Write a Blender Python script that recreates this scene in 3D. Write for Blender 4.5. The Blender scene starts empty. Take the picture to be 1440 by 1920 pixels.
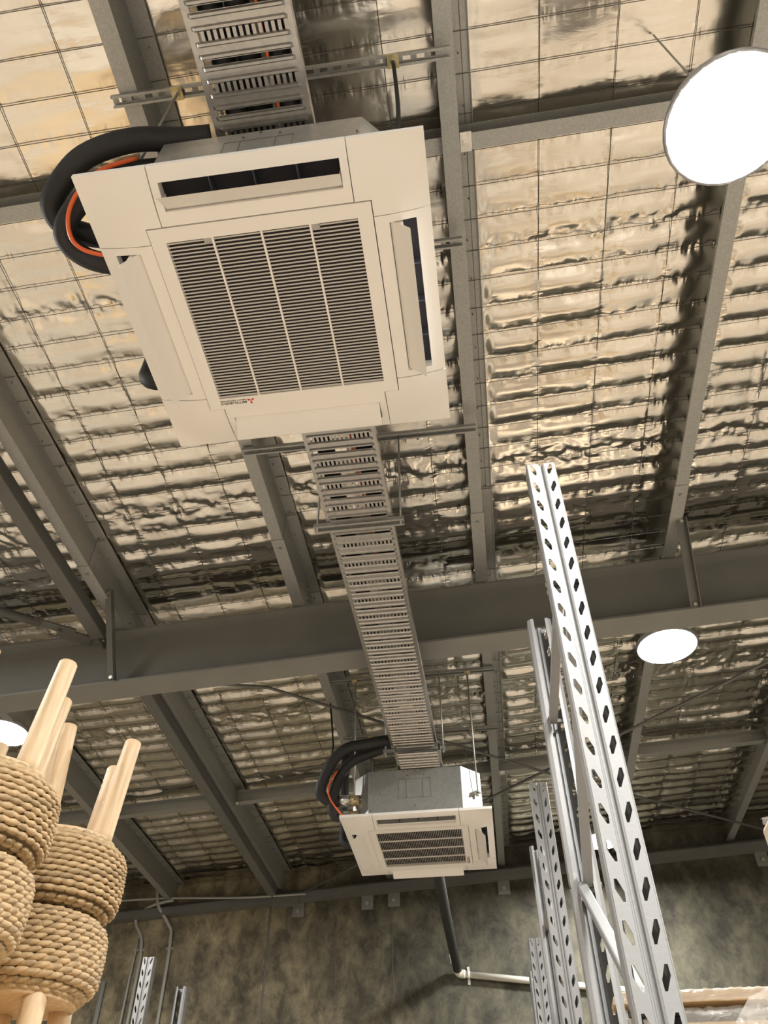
import bpy, math, random
import numpy as np
from mathutils import Vector, Matrix

R = math.radians
scene = bpy.context.scene
COL = scene.collection
H = 1.6                                   # eye height; builder z values are measured from the eye level

# ------------------------------------------------------------------ camera, world, light, exposure
cam_data = bpy.data.cameras.new('camera')
cam = bpy.data.objects.new('camera', cam_data)
COL.objects.link(cam)
scene.camera = cam
FPX, PITCH, ROLL, YAW = 1478.7, R(45.267), R(-0.265), R(-7.372)
cam_data.sensor_fit = 'VERTICAL'
cam_data.sensor_height = 36.0
cam_data.lens = FPX / 1920 * 36.0
cam_data.clip_start = 0.05
fwd = Vector((math.sin(YAW) * math.cos(PITCH), math.cos(YAW) * math.cos(PITCH), math.sin(PITCH)))
rgt = fwd.cross(Vector((0, 0, 1))).normalized()
upv = rgt.cross(fwd)
r2 = rgt * math.cos(ROLL) + upv * math.sin(ROLL)
u2 = upv * math.cos(ROLL) - rgt * math.sin(ROLL)
cam.matrix_world = Matrix(((r2.x, u2.x, -fwd.x, 0), (r2.y, u2.y, -fwd.y, 0), (r2.z, u2.z, -fwd.z, H), (0, 0, 0, 1)))

world = bpy.data.worlds.new('world')
scene.world = world
world.use_nodes = True
world.node_tree.nodes['Background'].inputs['Color'].default_value = (0.9, 0.95, 1.0, 1)
world.node_tree.nodes['Background'].inputs['Strength'].default_value = 0.02

scene.view_settings.view_transform = 'Standard'
scene.view_settings.look = 'None'
scene.view_settings.gamma = 1.0
scene.view_settings.use_curve_mapping = False
scene.view_settings.exposure = 0.40
scene.cycles.caustics_reflective = False
scene.cycles.caustics_refractive = False
scene.cycles.sample_clamp_indirect = 4.0
scene.cycles.max_bounces = 8

LAMP_STRENGTH = 300.0
LAMP_COLOR = (1.0, 0.97, 0.92)
LAMP_R = 0.185
# the lamps of the same grid that hang outside the picture (same discs, same height)
for lx, ly in ((1.2, -2.1), (1.2, -5.0), (-3.5, 1.6), (-3.5, -2.1), (-3.5, -5.0), (5.6, -3.5), (5.6, 1.2), (5.6, 4.8)):
    ld = bpy.data.lights.new('grid_lamp', 'AREA')
    ld.shape = 'DISK'
    ld.size = 2 * LAMP_R
    ld.energy = LAMP_STRENGTH * math.pi * math.pi * LAMP_R * LAMP_R
    ld.color = LAMP_COLOR
    lo = bpy.data.objects.new('grid_lamp', ld)
    lo.location = (lx, ly, 2.95 + H)
    COL.objects.link(lo)

# ------------------------------------------------------------------ mesh helpers
random.seed(7)
ORG = {}


class MB:
    """collects vertices and faces of one mesh"""
    def __init__(s):
        s.v, s.f, s.sm = [], [], []

    def add(s, verts, faces, smooth=False):
        n = len(s.v)
        s.v += [tuple(p) for p in verts]
        s.f += [tuple(i + n for i in f) for f in faces]
        s.sm += [smooth] * len(faces)
        return s

    def box(s, x0, x1, y0, y1, z0, z1):
        v = [(x0, y0, z0), (x1, y0, z0), (x1, y1, z0), (x0, y1, z0), (x0, y0, z1), (x1, y0, z1), (x1, y1, z1), (x0, y1, z1)]
        return s.add(v, [(3, 2, 1, 0), (4, 5, 6, 7), (0, 1, 5, 4), (1, 2, 6, 5), (2, 3, 7, 6), (3, 0, 4, 7)])

    def bar(s, a, b, w, h, up=(0, 0, 1)):
        """rectangular bar from a to b, w across, h along up"""
        a, b = Vector(a), Vector(b)
        d = (b - a).normalized()
        side = d.cross(Vector(up))
        if side.length < 1e-4:
            side = d.cross(Vector((0, 1, 0)))
        side.normalize()
        u = side.cross(d).normalized()
        v = []
        for p in (a, b):
            for sx, sz in ((-1, -1), (1, -1), (1, 1), (-1, 1)):
                v.append(p + side * (sx * w / 2) + u * (sz * h / 2))
        return s.add(v, [(0, 1, 2, 3)[::-1], (4, 5, 6, 7), (0, 1, 5, 4), (1, 2, 6, 5), (2, 3, 7, 6), (3, 0, 4, 7)])

    def tube(s, pts, r, seg=10, caps=True, smooth=True):
        pts = [Vector(p) for p in pts]
        rr = r if isinstance(r, (list, tuple)) else [r] * len(pts)
        t0 = (pts[1] - pts[0]).normalized()
        n = t0.cross(Vector((0, 0, 1)))
        if n.length < 1e-3:
            n = Vector((1, 0, 0))
        n.normalize()
        v, f = [], []
        for i, p in enumerate(pts):
            t = (pts[min(i + 1, len(pts) - 1)] - pts[max(i - 1, 0)]).normalized()
            n = (n - t * n.dot(t)).normalized()
            b = t.cross(n)
            for k in range(seg):
                a = 2 * math.pi * k / seg
                v.append(p + (n * math.cos(a) + b * math.sin(a)) * rr[i])
        for i in range(len(pts) - 1):
            for k in range(seg):
                k2 = (k + 1) % seg
                f.append((i * seg + k, i * seg + k2, (i + 1) * seg + k2, (i + 1) * seg + k))
        s.add(v, f, smooth)
        if caps:
            n0 = len(s.v) - len(v)
            s.f.append(tuple(n0 + k for k in range(seg))[::-1])
            s.f.append(tuple(n0 + (len(pts) - 1) * seg + k for k in range(seg)))
            s.sm += [False, False]
        return s

    def lathe(s, prof, seg=32, c=(0, 0, 0), smooth=True):
        """prof: list of (radius, z)"""
        v, f = [], []
        for r, z in prof:
            for k in range(seg):
                a = 2 * math.pi * k / seg
                v.append((c[0] + r * math.cos(a), c[1] + r * math.sin(a), c[2] + z))
        for i in range(len(prof) - 1):
            for k in range(seg):
                k2 = (k + 1) % seg
                f.append((i * seg + k, i * seg + k2, (i + 1) * seg + k2, (i + 1) * seg + k))
        return s.add(v, f, smooth)

    def extrude_y(s, prof, y0, y1, closed=True):
        """prof: (x, z) outline extruded along y"""
        n = len(prof)
        v = [(x, y0, z) for x, z in prof] + [(x, y1, z) for x, z in prof]
        f = [(i, (i + 1) % n, n + (i + 1) % n, n + i) for i in range(n if closed else n - 1)]
        if closed:
            f += [tuple(range(n))[::-1], tuple(range(n, 2 * n))]
        return s.add(v, f)

    def prism(s, outline, z0, z1):
        n = len(outline)
        v = [(x, y, z0) for x, y in outline] + [(x, y, z1) for x, y in outline]
        f = [(i, (i + 1) % n, n + (i + 1) % n, n + i) for i in range(n)]
        f += [tuple(range(n))[::-1], tuple(range(n, 2 * n))]
        return s.add(v, f)

    def move(s, fn):
        s.v = [tuple(fn(*p)) for p in s.v]
        return s

    def mesh(s, name, mat, off=(0, 0, 0)):
        me = bpy.data.meshes.new(name)
        me.from_pydata([(x - off[0], y - off[1], z - off[2]) for x, y, z in s.v], [], s.f)
        me.polygons.foreach_set('use_smooth', s.sm)
        if mat:
            me.materials.append(mat)
        me.update()
        return me


def tag(o, label=None, cat=None, group=None, kind=None):
    if label:
        o['label'] = label
    if cat:
        o['category'] = cat
    if group:
        o['group'] = group
    if kind:
        o['kind'] = kind
    return o


def thing(name, label, cat, loc, group=None, local=False):
    o = bpy.data.objects.new(name, None)
    o.empty_display_size = 0.1
    COL.objects.link(o)
    o.location = (loc[0], loc[1], loc[2] + H)
    ORG[o.name] = (0, 0, 0) if local else tuple(loc)
    return tag(o, label, cat, group)


def part(name, mb, mat, parent, label=None, kind=None):
    """a mesh under a thing or a part"""
    off = ORG[parent.name]
    me = mb if isinstance(mb, bpy.types.Mesh) else mb.mesh(name, mat, off)
    o = bpy.data.objects.new(name, me)
    COL.objects.link(o)
    o.parent = parent
    ORG[o.name] = off
    return tag(o, label, None, None, kind)


def solo(name, mb, mat, label=None, cat=None, group=None, kind=None):
    """a thing that is one mesh, origin at its lowest middle"""
    a = np.array(mb.v)
    off = ((a[:, 0].min() + a[:, 0].max()) / 2, (a[:, 1].min() + a[:, 1].max()) / 2, a[:, 2].min())
    o = bpy.data.objects.new(name, mb.mesh(name, mat, off))
    COL.objects.link(o)
    o.location = (off[0], off[1], off[2] + H)
    ORG[o.name] = off
    return tag(o, label, cat, group, kind)


def bevel(o, w, seg=2, ang=40):
    m = o.modifiers.new('bevel', 'BEVEL')
    m.width, m.segments, m.limit_method, m.angle_limit = w, seg, 'ANGLE', R(ang)
    return o


def smooth_path(pts, n=8):
    """Catmull-Rom through pts"""
    P = [Vector(p) for p in pts]
    P = [P[0] * 2 - P[1]] + P + [P[-1] * 2 - P[-2]]
    out = []
    for i in range(1, len(P) - 2):
        for k in range(n):
            t = k / n
            a, b, c, d = P[i - 1], P[i], P[i + 1], P[i + 2]
            out.append(0.5 * ((2 * b) + (c - a) * t + (2 * a - 5 * b + 4 * c - d) * t * t + (3 * b - a - 3 * c + d) * t ** 3))
    out.append(P[-2])
    return out


# ------------------------------------------------------------------ materials
def mat(name, col, rough=0.5, metal=0.0, var=0.0, scale=8.0, bump=0.0, bscale=60.0, stretch=(1, 1, 1), kind='noise', emit=None, alpha=None, trans=0.0):
    m = bpy.data.materials.new(name)
    m.use_nodes = True
    nt = m.node_tree
    b = nt.nodes['Principled BSDF']
    b.inputs['Base Color'].default_value = (*col, 1)
    b.inputs['Roughness'].default_value = rough
    b.inputs['Metallic'].default_value = metal
    if trans:
        b.inputs['Transmission Weight'].default_value = trans
    if alpha is not None:
        b.inputs['Alpha'].default_value = alpha
    tc = nt.nodes.new('ShaderNodeTexCoord')
    mp = nt.nodes.new('ShaderNodeMapping')
    mp.inputs['Scale'].default_value = stretch
    nt.links.new(tc.outputs['Object'], mp.inputs['Vector'])
    if var:
        if kind == 'voronoi':
            tx = nt.nodes.new('ShaderNodeTexVoronoi')
            tx.inputs['Scale'].default_value = scale
            src = tx.outputs['Color']
        else:
            tx = nt.nodes.new('ShaderNodeTexNoise')
            tx.inputs['Scale'].default_value = scale
            tx.inputs['Detail'].default_value = 6
            src = tx.outputs['Fac']
        nt.links.new(mp.outputs['Vector'], tx.inputs['Vector'])
        rp = nt.nodes.new('ShaderNodeValToRGB')
        rp.color_ramp.elements[0].position = 0.3
        rp.color_ramp.elements[1].position = 0.7
        rp.color_ramp.elements[0].color = (*[max(0, c * (1 - var)) for c in col], 1)
        rp.color_ramp.elements[1].color = (*[min(1, c * (1 + var)) for c in col], 1)
        nt.links.new(src, rp.inputs['Fac'])
        nt.links.new(rp.outputs['Color'], b.inputs['Base Color'])
    if bump:
        t2 = nt.nodes.new('ShaderNodeTexNoise')
        t2.inputs['Scale'].default_value = bscale
        t2.inputs['Detail'].default_value = 4
        nt.links.new(mp.outputs['Vector'], t2.inputs['Vector'])
        bp = nt.nodes.new('ShaderNodeBump')
        bp.inputs['Strength'].default_value = 1.0
        bp.inputs['Distance'].default_value = bump
        nt.links.new(t2.outputs['Fac'], bp.inputs['Height'])
        nt.links.new(bp.outputs['Normal'], b.inputs['Normal'])
    if emit:
        b.inputs['Emission Color'].default_value = (*emit[0], 1)
        b.inputs['Emission Strength'].default_value = emit[1]
    return m


M = {}


def foil_mat():
    m = mat('foil', (0.755, 0.72, 0.645), 0.20, 1.0, 0.05, 3.0)
    nt = m.node_tree
    b = nt.nodes['Principled BSDF']
    geo = nt.nodes.new('ShaderNodeNewGeometry')
    sp = nt.nodes.new('ShaderNodeSeparateXYZ')
    nt.links.new(geo.outputs['Position'], sp.inputs[0])
    def math_(op, a, c=None, d=None):
        n_ = nt.nodes.new('ShaderNodeMath')
        n_.operation = op
        for i_, q in enumerate((a, c, d)):
            if q is None:
                continue
            if isinstance(q, (int, float)):
                n_.inputs[i_].default_value = q
            else:
                nt.links.new(q, n_.inputs[i_])
        return n_.outputs[0]
    def nearness(axis, origin, step, reach):
        # 1 on a wire, 0 further than reach (share of the spacing)
        t = math_('MULTIPLY_ADD', sp.outputs[axis], 1 / step, 0.5 - origin / step)
        d = math_('ABSOLUTE', math_('SUBTRACT', math_('FRACT', t), 0.5))
        mr = nt.nodes.new('ShaderNodeMapRange')
        mr.interpolation_type = 'SMOOTHSTEP'
        nt.links.new(d, mr.inputs['Value'])
        mr.inputs['From Min'].default_value, mr.inputs['From Max'].default_value = 0.0, reach
        mr.inputs['To Min'].default_value, mr.inputs['To Max'].default_value = 1.0, 0.0
        return mr.outputs['Result']
    def noise(stretch, detail, dist):
        mp = nt.nodes.new('ShaderNodeMapping')
        mp.inputs['Scale'].default_value = stretch
        nt.links.new(geo.outputs['Position'], mp.inputs['Vector'])
        n_ = nt.nodes.new('ShaderNodeTexNoise')
        n_.inputs['Scale'].default_value = 1.0
        n_.inputs['Detail'].default_value = detail
        n_.inputs['Distortion'].default_value = dist
        nt.links.new(mp.outputs['Vector'], n_.inputs['Vector'])
        return n_.outputs['Fac']
    h1 = math_('MULTIPLY', noise((42, 9, 1), 1, 0.4), nearness('Y', 0.540, 0.148, 0.30))
    h2 = math_('MULTIPLY', noise((8, 38, 1), 1, 0.4), nearness('X', -1.61, 0.30, 0.16))
    h3 = noise((5, 15, 1), 4, 0.3)
    far = nt.nodes.new('ShaderNodeMapRange')            # the blanket lies tighter before y = 1.2
    nt.links.new(sp.outputs['Y'], far.inputs['Value'])
    far.inputs['From Min'].default_value, far.inputs['From Max'].default_value = 0.9, 1.9
    far.inputs['To Min'].default_value, far.inputs['To Max'].default_value = 0.35, 1.0
    g = math_('MULTIPLY', math_('ADD', h1, math_('MULTIPLY', h2, 1.2)), far.outputs['Result'])
    hh = math_('ADD', g, math_('MULTIPLY', h3, 0.45))
    bp = nt.nodes.new('ShaderNodeBump')
    bp.inputs['Strength'].default_value = 1.0
    bp.inputs['Distance'].default_value = 0.0045
    nt.links.new(hh, bp.inputs['Height'])
    nt.links.new(bp.outputs['Normal'], b.inputs['Normal'])
    return m


M['foil'] = foil_mat()
M['wire'] = mat('wire', (0.16, 0.145, 0.12), 0.6, 0.3)
M['roof'] = mat('roof_sheet', (0.3, 0.3, 0.3), 0.5, 0.5, 0.1)
M['galv'] = mat('galvanised_steel', (0.42, 0.425, 0.405), 0.5, 0.75, 0.07, 170.0, kind='voronoi')
M['galv_bright'] = mat('bright_galvanised', (0.72, 0.71, 0.67), 0.26, 0.9, 0.10, 60.0, kind='voronoi')
M['tray'] = mat('tray_steel', (0.44, 0.43, 0.41), 0.27, 0.85, 0.06, 70.0, kind='voronoi')
M['zinc'] = mat('yellow_zinc', (0.62, 0.54, 0.30), 0.35, 0.7, 0.2, 40.0)
M['brass'] = mat('brass', (0.62, 0.50, 0.28), 0.4, 0.6, 0.15, 30.0)
M['rafter'] = mat('grey_painted_steel', (0.215, 0.215, 0.20), 0.5, 0.0, 0.06, 5.0, 0.0008, 30)
M['tube'] = mat('dark_painted_steel', (0.14, 0.14, 0.13), 0.5, 0.1, 0.08, 6.0)
M['acwhite'] = mat('white_plastic', (0.85, 0.825, 0.785), 0.42, 0.0, 0.012, 3.0)
M['slat'] = mat('slat_plastic', (0.76, 0.73, 0.68), 0.45)
M['dark'] = mat('shade_and_filter_black', (0.012, 0.010, 0.014), 0.8)  # filter colour; on the outlet plates it paints the shade of a deep duct
M['finmetal'] = mat('fin_blue', (0.05, 0.055, 0.075), 0.5, 0.2)
M['case'] = mat('case_steel', (0.40, 0.405, 0.39), 0.40, 0.75, 0.05, 50.0, kind='voronoi')
M['black'] = mat('black_foam', (0.016, 0.016, 0.017), 0.65, 0.0, 0.2, 20.0, 0.001, 60)
M['orange'] = mat('orange_cable', (0.75, 0.13, 0.03), 0.45)
M['ink'] = mat('black_ink', (0.02, 0.02, 0.02), 0.6)
M['red'] = mat('red_emblem', (0.62, 0.04, 0.03), 0.5)
M['white_steel'] = mat('white_powder_coat', (0.28, 0.283, 0.285), 0.42, 0.12, 0.03, 8.0, 0.0004, 80)
M['lens'] = mat('lamp_lens', (1, 1, 1), 0.4, emit=(LAMP_COLOR, LAMP_STRENGTH))
M['housing'] = mat('lamp_housing', (0.35, 0.35, 0.36), 0.4, 0.6, 0.05)
M['floor'] = mat('floor_concrete', (0.56, 0.485, 0.385), 0.7, 0.0, 0.42, 0.9, 0.001, 30)
for nd in M['floor'].node_tree.nodes:
    if nd.type == 'VALTORGB':
        nd.color_ramp.elements[0].color = (0.38, 0.27, 0.165, 1)  # brown patches put into the unseen floor for the foil to mirror
        nd.color_ramp.elements[1].color = (0.70, 0.655, 0.585, 1)
M['wall_side'] = mat('wall_paint', (0.24, 0.23, 0.20), 0.8, 0.0, 0.15, 1.5, 0.001, 40)
M['pvc'] = mat('pvc_pipe', (0.72, 0.70, 0.62), 0.35)
M['conduit'] = mat('grey_conduit', (0.36, 0.36, 0.33), 0.45)
M['weave'] = mat('water_hyacinth', (0.43, 0.305, 0.165), 0.6, 0.0, 0.34, 30.0, 0.0016, 160)
M['weave_core'] = mat('core_gap_shade', (0.12, 0.075, 0.035), 0.8)  # core darkened so the gaps between braid lobes look shaded
M['wood'] = mat('pale_wood', (0.62, 0.455, 0.275), 0.5, 0.0, 0.17, 9.0, 0.0004, 60, (7, 7, 0.8))
M['board'] = mat('board_wood', (0.52, 0.37, 0.20), 0.5, 0.0, 0.2, 9.0, 0.0, 60, (0.6, 6, 6))
M['crack'] = mat('crack_line', (0.155, 0.145, 0.12), 0.9)
M['patch'] = mat('white_plaster', (0.42, 0.42, 0.38), 0.8)


def concrete():
    m = mat('tilt_up_concrete', (0.2, 0.19, 0.15), 0.75)
    nt = m.node_tree
    b = nt.nodes['Principled BSDF']
    geo = nt.nodes.new('ShaderNodeNewGeometry')
    def noise(scale, detail, rough, stretch, dist=0.0):
        mp = nt.nodes.new('ShaderNodeMapping')
        mp.inputs['Scale'].default_value = stretch
        nt.links.new(geo.outputs['Position'], mp.inputs['Vector'])
        n = nt.nodes.new('ShaderNodeTexNoise')
        n.inputs['Scale'].default_value = scale
        n.inputs['Detail'].default_value = detail
        n.inputs['Roughness'].default_value = rough
        n.inputs['Distortion'].default_value = dist
        nt.links.new(mp.outputs['Vector'], n.inputs['Vector'])
        return n.outputs['Fac']
    def ramp(src, p0, c0, p1, c1):
        r = nt.nodes.new('ShaderNodeValToRGB')
        r.color_ramp.elements[0].position, r.color_ramp.elements[1].position = p0, p1
        r.color_ramp.elements[0].color, r.color_ramp.elements[1].color = (*c0, 1), (*c1, 1)
        nt.links.new(src, r.inputs['Fac'])
        return r.outputs['Color']
    def mix(fac, a, c, mode='MIX'):
        x = nt.nodes.new('ShaderNodeMix')
        x.data_type, x.blend_type = 'RGBA', mode
        if isinstance(fac, float):
            x.inputs[0].default_value = fac
        else:
            nt.links.new(fac, x.inputs[0])
        for i, q in ((6, a), (7, c)):
            if isinstance(q, tuple):
                x.inputs[i].default_value = (*q, 1)
            else:
                nt.links.new(q, x.inputs[i])
        return x.outputs[2]
    # damp dark patina that starts right of the first panel joint
    sp = nt.nodes.new('ShaderNodeSeparateXYZ')
    nt.links.new(geo.outputs['Position'], sp.inputs[0])
    mr = nt.nodes.new('ShaderNodeMapRange')
    mr.inputs['From Min'].default_value, mr.inputs['From Max'].default_value = -1.9, -0.5
    nt.links.new(sp.outputs['X'], mr.inputs['Value'])
    big = noise(0.9, 8, 0.62, (1.0, 1.0, 0.75), 0.6)
    ad = nt.nodes.new('ShaderNodeMath')
    ad.operation = 'MULTIPLY_ADD'
    nt.links.new(mr.outputs['Result'], ad.inputs[0])
    ad.inputs[1].default_value = 0.34
    nt.links.new(big, ad.inputs[2])
    damp = ramp(ad.outputs[0], 0.48, (0, 0, 0), 0.72, (1, 1, 1))
    base = mix(damp, (0.26, 0.225, 0.16), (0.078, 0.074, 0.056))
    fine = ramp(noise(5.0, 12, 0.72, (1.1, 1, 0.8), 0.25), 0.40, (0.50, 0.50, 0.49), 0.64, (1.6, 1.6, 1.5))
    c1 = mix(1.0, base, fine, 'MULTIPLY')
    streak = ramp(noise(2.2, 6, 0.6, (1.3, 1, 0.45)), 0.42, (0.75, 0.74, 0.7), 0.62, (1.12, 1.1, 1.06))
    c2 = mix(1.0, c1, streak, 'MULTIPLY')
    nt.links.new(c2, b.inputs['Base Color'])
    bp = nt.nodes.new('ShaderNodeBump')
    bp.inputs['Distance'].default_value = 0.004
    nt.links.new(noise(18, 6, 0.6, (1, 1, 1)), bp.inputs['Height'])
    nt.links.new(bp.outputs['Normal'], b.inputs['Normal'])
    return m


M['concrete'] = concrete()


def film():
    m = bpy.data.materials.new('plastic_film')
    m.use_nodes = True
    nt = m.node_tree
    b = nt.nodes['Principled BSDF']
    b.inputs['Base Color'].default_value = (0.85, 0.82, 0.76, 1)
    b.inputs['Roughness'].default_value = 0.18
    b.inputs['Alpha'].default_value = 0.28
    tc = nt.nodes.new('ShaderNodeTexCoord')
    n = nt.nodes.new('ShaderNodeTexNoise')
    n.inputs['Scale'].default_value = 16
    n.inputs['Detail'].default_value = 5
    n.inputs['Distortion'].default_value = 1.5
    nt.links.new(tc.outputs['Object'], n.inputs['Vector'])
    bp = nt.nodes.new('ShaderNodeBump')
    bp.inputs['Distance'].default_value = 0.02
    nt.links.new(n.outputs['Fac'], bp.inputs['Height'])
    nt.links.new(bp.outputs['Normal'], b.inputs['Normal'])
    return m


M['film'] = film()

# ------------------------------------------------------------------ room shell
SL = 0.055                                  # roof rises to the right
X0, X1, YB, YW = -6.0, 7.0, -6.0, 8.45      # room extents
solo('floor', MB().box(X0, X1, YB, YW, -1.75, -1.6), M['floor'], kind='structure')
solo('wall_left', MB().box(X0 - 0.15, X0, YB, YW, -1.6, 3.5), M['wall_side'], kind='structure')
solo('wall_right', MB().box(X1, X1 + 0.15, YB, YW, -1.6, 4.2), M['wall_side'], kind='structure')
solo('wall_front', MB().box(X0, X1, YB - 0.15, YB, -1.6, 4.0), M['wall_side'], kind='structure')
wb = thing('wall_back', None, None, (0, YW, -1.6))
wb['kind'] = 'structure'
joints = [X0, -2.30, 3.9, X1]
for a, b in zip(joints[:-1], joints[1:]):
    o = part('concrete_panel', MB().box(a + 0.008, b - 0.008, YW, YW + 0.15, -1.6, 3.9), M['concrete'], wb)
    bevel(o, 0.008)
part('joint_sealant', MB().box(-2.312, -2.288, YW + 0.012, YW + 0.03, -1.6, 3.6), M['tube'], wb)
random.seed(3)
pp = []
for k in range(14):
    a = 2 * math.pi * k / 14
    rr = random.uniform(0.6, 1.1)
    pp.append((-0.446 + 0.032 * rr * math.cos(a) + 0.01 * math.sin(a), 2.41 + 0.075 * rr * math.sin(a)))
mbp = MB()
n = len(pp)
mbp.add([(x, YW - 0.003, z) for x, z in pp] + [(x, YW + 0.001, z) for x, z in pp],
        [tuple(range(n))] + [(i, (i + 1) % n, n + (i + 1) % n, n + i) for i in range(n)])
part('plaster_patch', mbp, M['patch'], wb, 'small chalky white patch')
mb = MB()
for cx, sd in ((-1.03, 1), (-1.62, 2)):
    random.seed(sd)
    pts = []
    x = cx
    for k in range(24):
        pts.append((x, YW - 0.0005, 2.95 - k * 0.1))
        x += random.uniform(-0.02, 0.02)
    mb.tube(pts, 0.0025, 4)
part('hairline_crack', mb, M['crack'], wb, kind='stuff')

# ------------------------------------------------------------------ noise for the foil
rng = np.random.RandomState(11)
TAB = rng.rand(256, 256)


def vnoise(x, y):
    xi, yi = np.floor(x).astype(int), np.floor(y).astype(int)
    fx, fy = x - xi, y - yi
    fx, fy = fx * fx * (3 - 2 * fx), fy * fy * (3 - 2 * fy)
    a, b = TAB[xi % 256, yi % 256], TAB[(xi + 1) % 256, yi % 256]
    c, d = TAB[xi % 256, (yi + 1) % 256], TAB[(xi + 1) % 256, (yi + 1) % 256]
    return (a * (1 - fx) + b * fx) * (1 - fy) + (c * (1 - fx) + d * fx) * fy


def ridge(x, y):
    return 1 - np.abs(2 * vnoise(x, y) - 1)


def sstep(a, b, x):
    t = np.clip((x - a) / (b - a), 0, 1)
    return t * t * (3 - 2 * t)


# ------------------------------------------------------------------ ceiling: roof sheet, foil blankets, safety mesh wires
FOIL_Z = 3.392
WX0, WDX, WY0, WDY = -1.61, 0.30, 0.540, 0.148


def slope(x, y, z):
    return (x, y, z + SL * x)


ceil = solo('ceiling', MB().box(X0, X1, YB, YW + 0.15, 3.53, 3.56).move(slope), M['roof'], kind='structure')


def foil(xa, xb, ya, yb, dx, dy):
    nx, ny = int(round((xb - xa) / dx)) + 1, int(round((yb - ya) / dy)) + 1
    x, y = np.meshgrid(np.linspace(xa, xb, nx), np.linspace(ya, yb, ny))
    warp = 0.012 * (vnoise(x * 2.1 + 3, y * 1.3) - 0.5)
    py = (y - WY0 + warp) / WDY
    px = (x - WX0) / WDX
    fy, fx = py - np.floor(py), px - np.floor(px)
    cy, cx = np.floor(py), np.floor(px)
    # how puffy the pillows hang: nearly flat over the camera, fuller further on
    puff = sstep(1.15, 2.05, y + 0.22 * x + 0.25 * (vnoise(x * 0.9, y * 0.9 + 9) - 0.5))
    amp = 0.003 + 0.0130 * puff * (1 - 0.40 * sstep(2.9, 3.6, y) + 0.75 * sstep(3.9, 4.5, y))
    amp *= 0.55 + 0.85 * TAB[(cx * 7 + 13).astype(int) % 256, (cy * 5 + 77).astype(int) % 256]
    # sag profile, lowest a little towards the far wire
    sy = np.sin(np.pi * np.clip(fy, 0, 1) ** 1.12)
    sx = np.sin(np.pi * fx)
    sag = np.power(np.abs(sy) + 1e-5, 1.0) * (0.62 + 0.38 * np.power(np.abs(sx) + 1e-5, 0.5))
    z = -amp * sag
    dwy = np.minimum(fy, 1 - fy) * WDY
    dwx = np.minimum(fx, 1 - fx) * WDX
    # gathers that run away from the cross wires
    g1 = ridge(x * 21 + vnoise(x * 5, y * 9) * 2.0, y * 7.0) + 0.45 * ridge(x * 43 + 9, y * 11) - 0.85
    z += g1 * (0.0012 + 0.0065 * puff) * np.exp(-(dwy / 0.034) ** 2)
    # gathers that run away from the long wires
    g2 = ridge(x * 7.0, y * 26 + vnoise(x * 7, y * 4) * 2.0) - 0.6
    strong = 0.4 + 1.1 * sstep(0.45, 0.75, vnoise(cx * 3.7 + 0.5 * (fx > 0.5), y * 0.6))
    z += g2 * 0.0055 * puff * strong * np.exp(-(dwx / 0.045) ** 2)
    # long folds along the long wires
    z += 0.008 * puff * strong * (ridge(x * 17 + 2 * vnoise(x * 2, y * 3), y * 1.6) - 0.5) * np.exp(-(dwx / 0.06) ** 2)
    # soft waves everywhere
    z += 0.004 * (vnoise(x * 4.2 + 20, y * 9.5) - 0.5) + 0.0022 * (vnoise(x * 9 + 5, y * 26 + 40) - 0.5)
    # crumpled bands where the blanket was squashed
    for yb0, w in ((3.03, 0.09), (5.35, 0.10), (1.72, 0.05)):
        band = np.exp(-((y - yb0 + 0.05 * (vnoise(x * 1.5, y) - 0.5)) / w) ** 2)
        cr = ridge(x * 11 + 3 * vnoise(x * 4, y * 4), y * 15) + 0.5 * ridge(x * 27, y * 31 + 2 * vnoise(x * 9, y * 9))
        z += band * (0.016 * (cr - 0.9) + 0.5 * amp * sag)
    if xa > X0 + 0.01:                      # the blanket lies on the purlin's upper flange
        z = z * sstep(xa + 0.066, xa + 0.115, x) + 0.001
    z = z + FOIL_Z + SL * x
    v = np.stack([x, y, z], -1).reshape(-1, 3)
    i = np.arange(ny - 1)[:, None] * nx + np.arange(nx - 1)[None, :]
    q = np.stack([i, i + nx, i + nx + 1, i + 1], -1).reshape(-1, 4)
    me = bpy.data.meshes.new('foil_blanket')
    off = np.array(ORG[ceil.name])
    v = v - off
    me.vertices.add(len(v))
    me.vertices.foreach_set('co', v.astype(np.float32).ravel())
    me.loops.add(len(q) * 4)
    me.loops.foreach_set('vertex_index', q.astype(np.int32).ravel())
    me.polygons.add(len(q))
    me.polygons.foreach_set('loop_start', np.arange(0, len(q) * 4, 4, dtype=np.int32))
    me.polygons.foreach_set('use_smooth', np.ones(len(q), dtype=bool))
    me.materials.append(M['foil'])
    me.update(calc_edges=True)
    return me


PX = [-1.075 + 1.16 * k for k in range(-4, 7)]      # left edges of the purlin flanges
WEB = [x + 0.068 for x in PX]
edges = [X0] + WEB + [X1]
for a, b in zip(edges[:-1], edges[1:]):
    near = -2.9 < (a + b) / 2 < 2.9
    part('foil_blanket', foil(a, b, -0.9, YW, 0.0105 if near else 0.03, 0.0118 if near else 0.015), M['foil'], ceil)
part('foil_blanket', foil(X0, X1, YB, -0.9, 0.10, 0.03), M['foil'], ceil)

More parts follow.
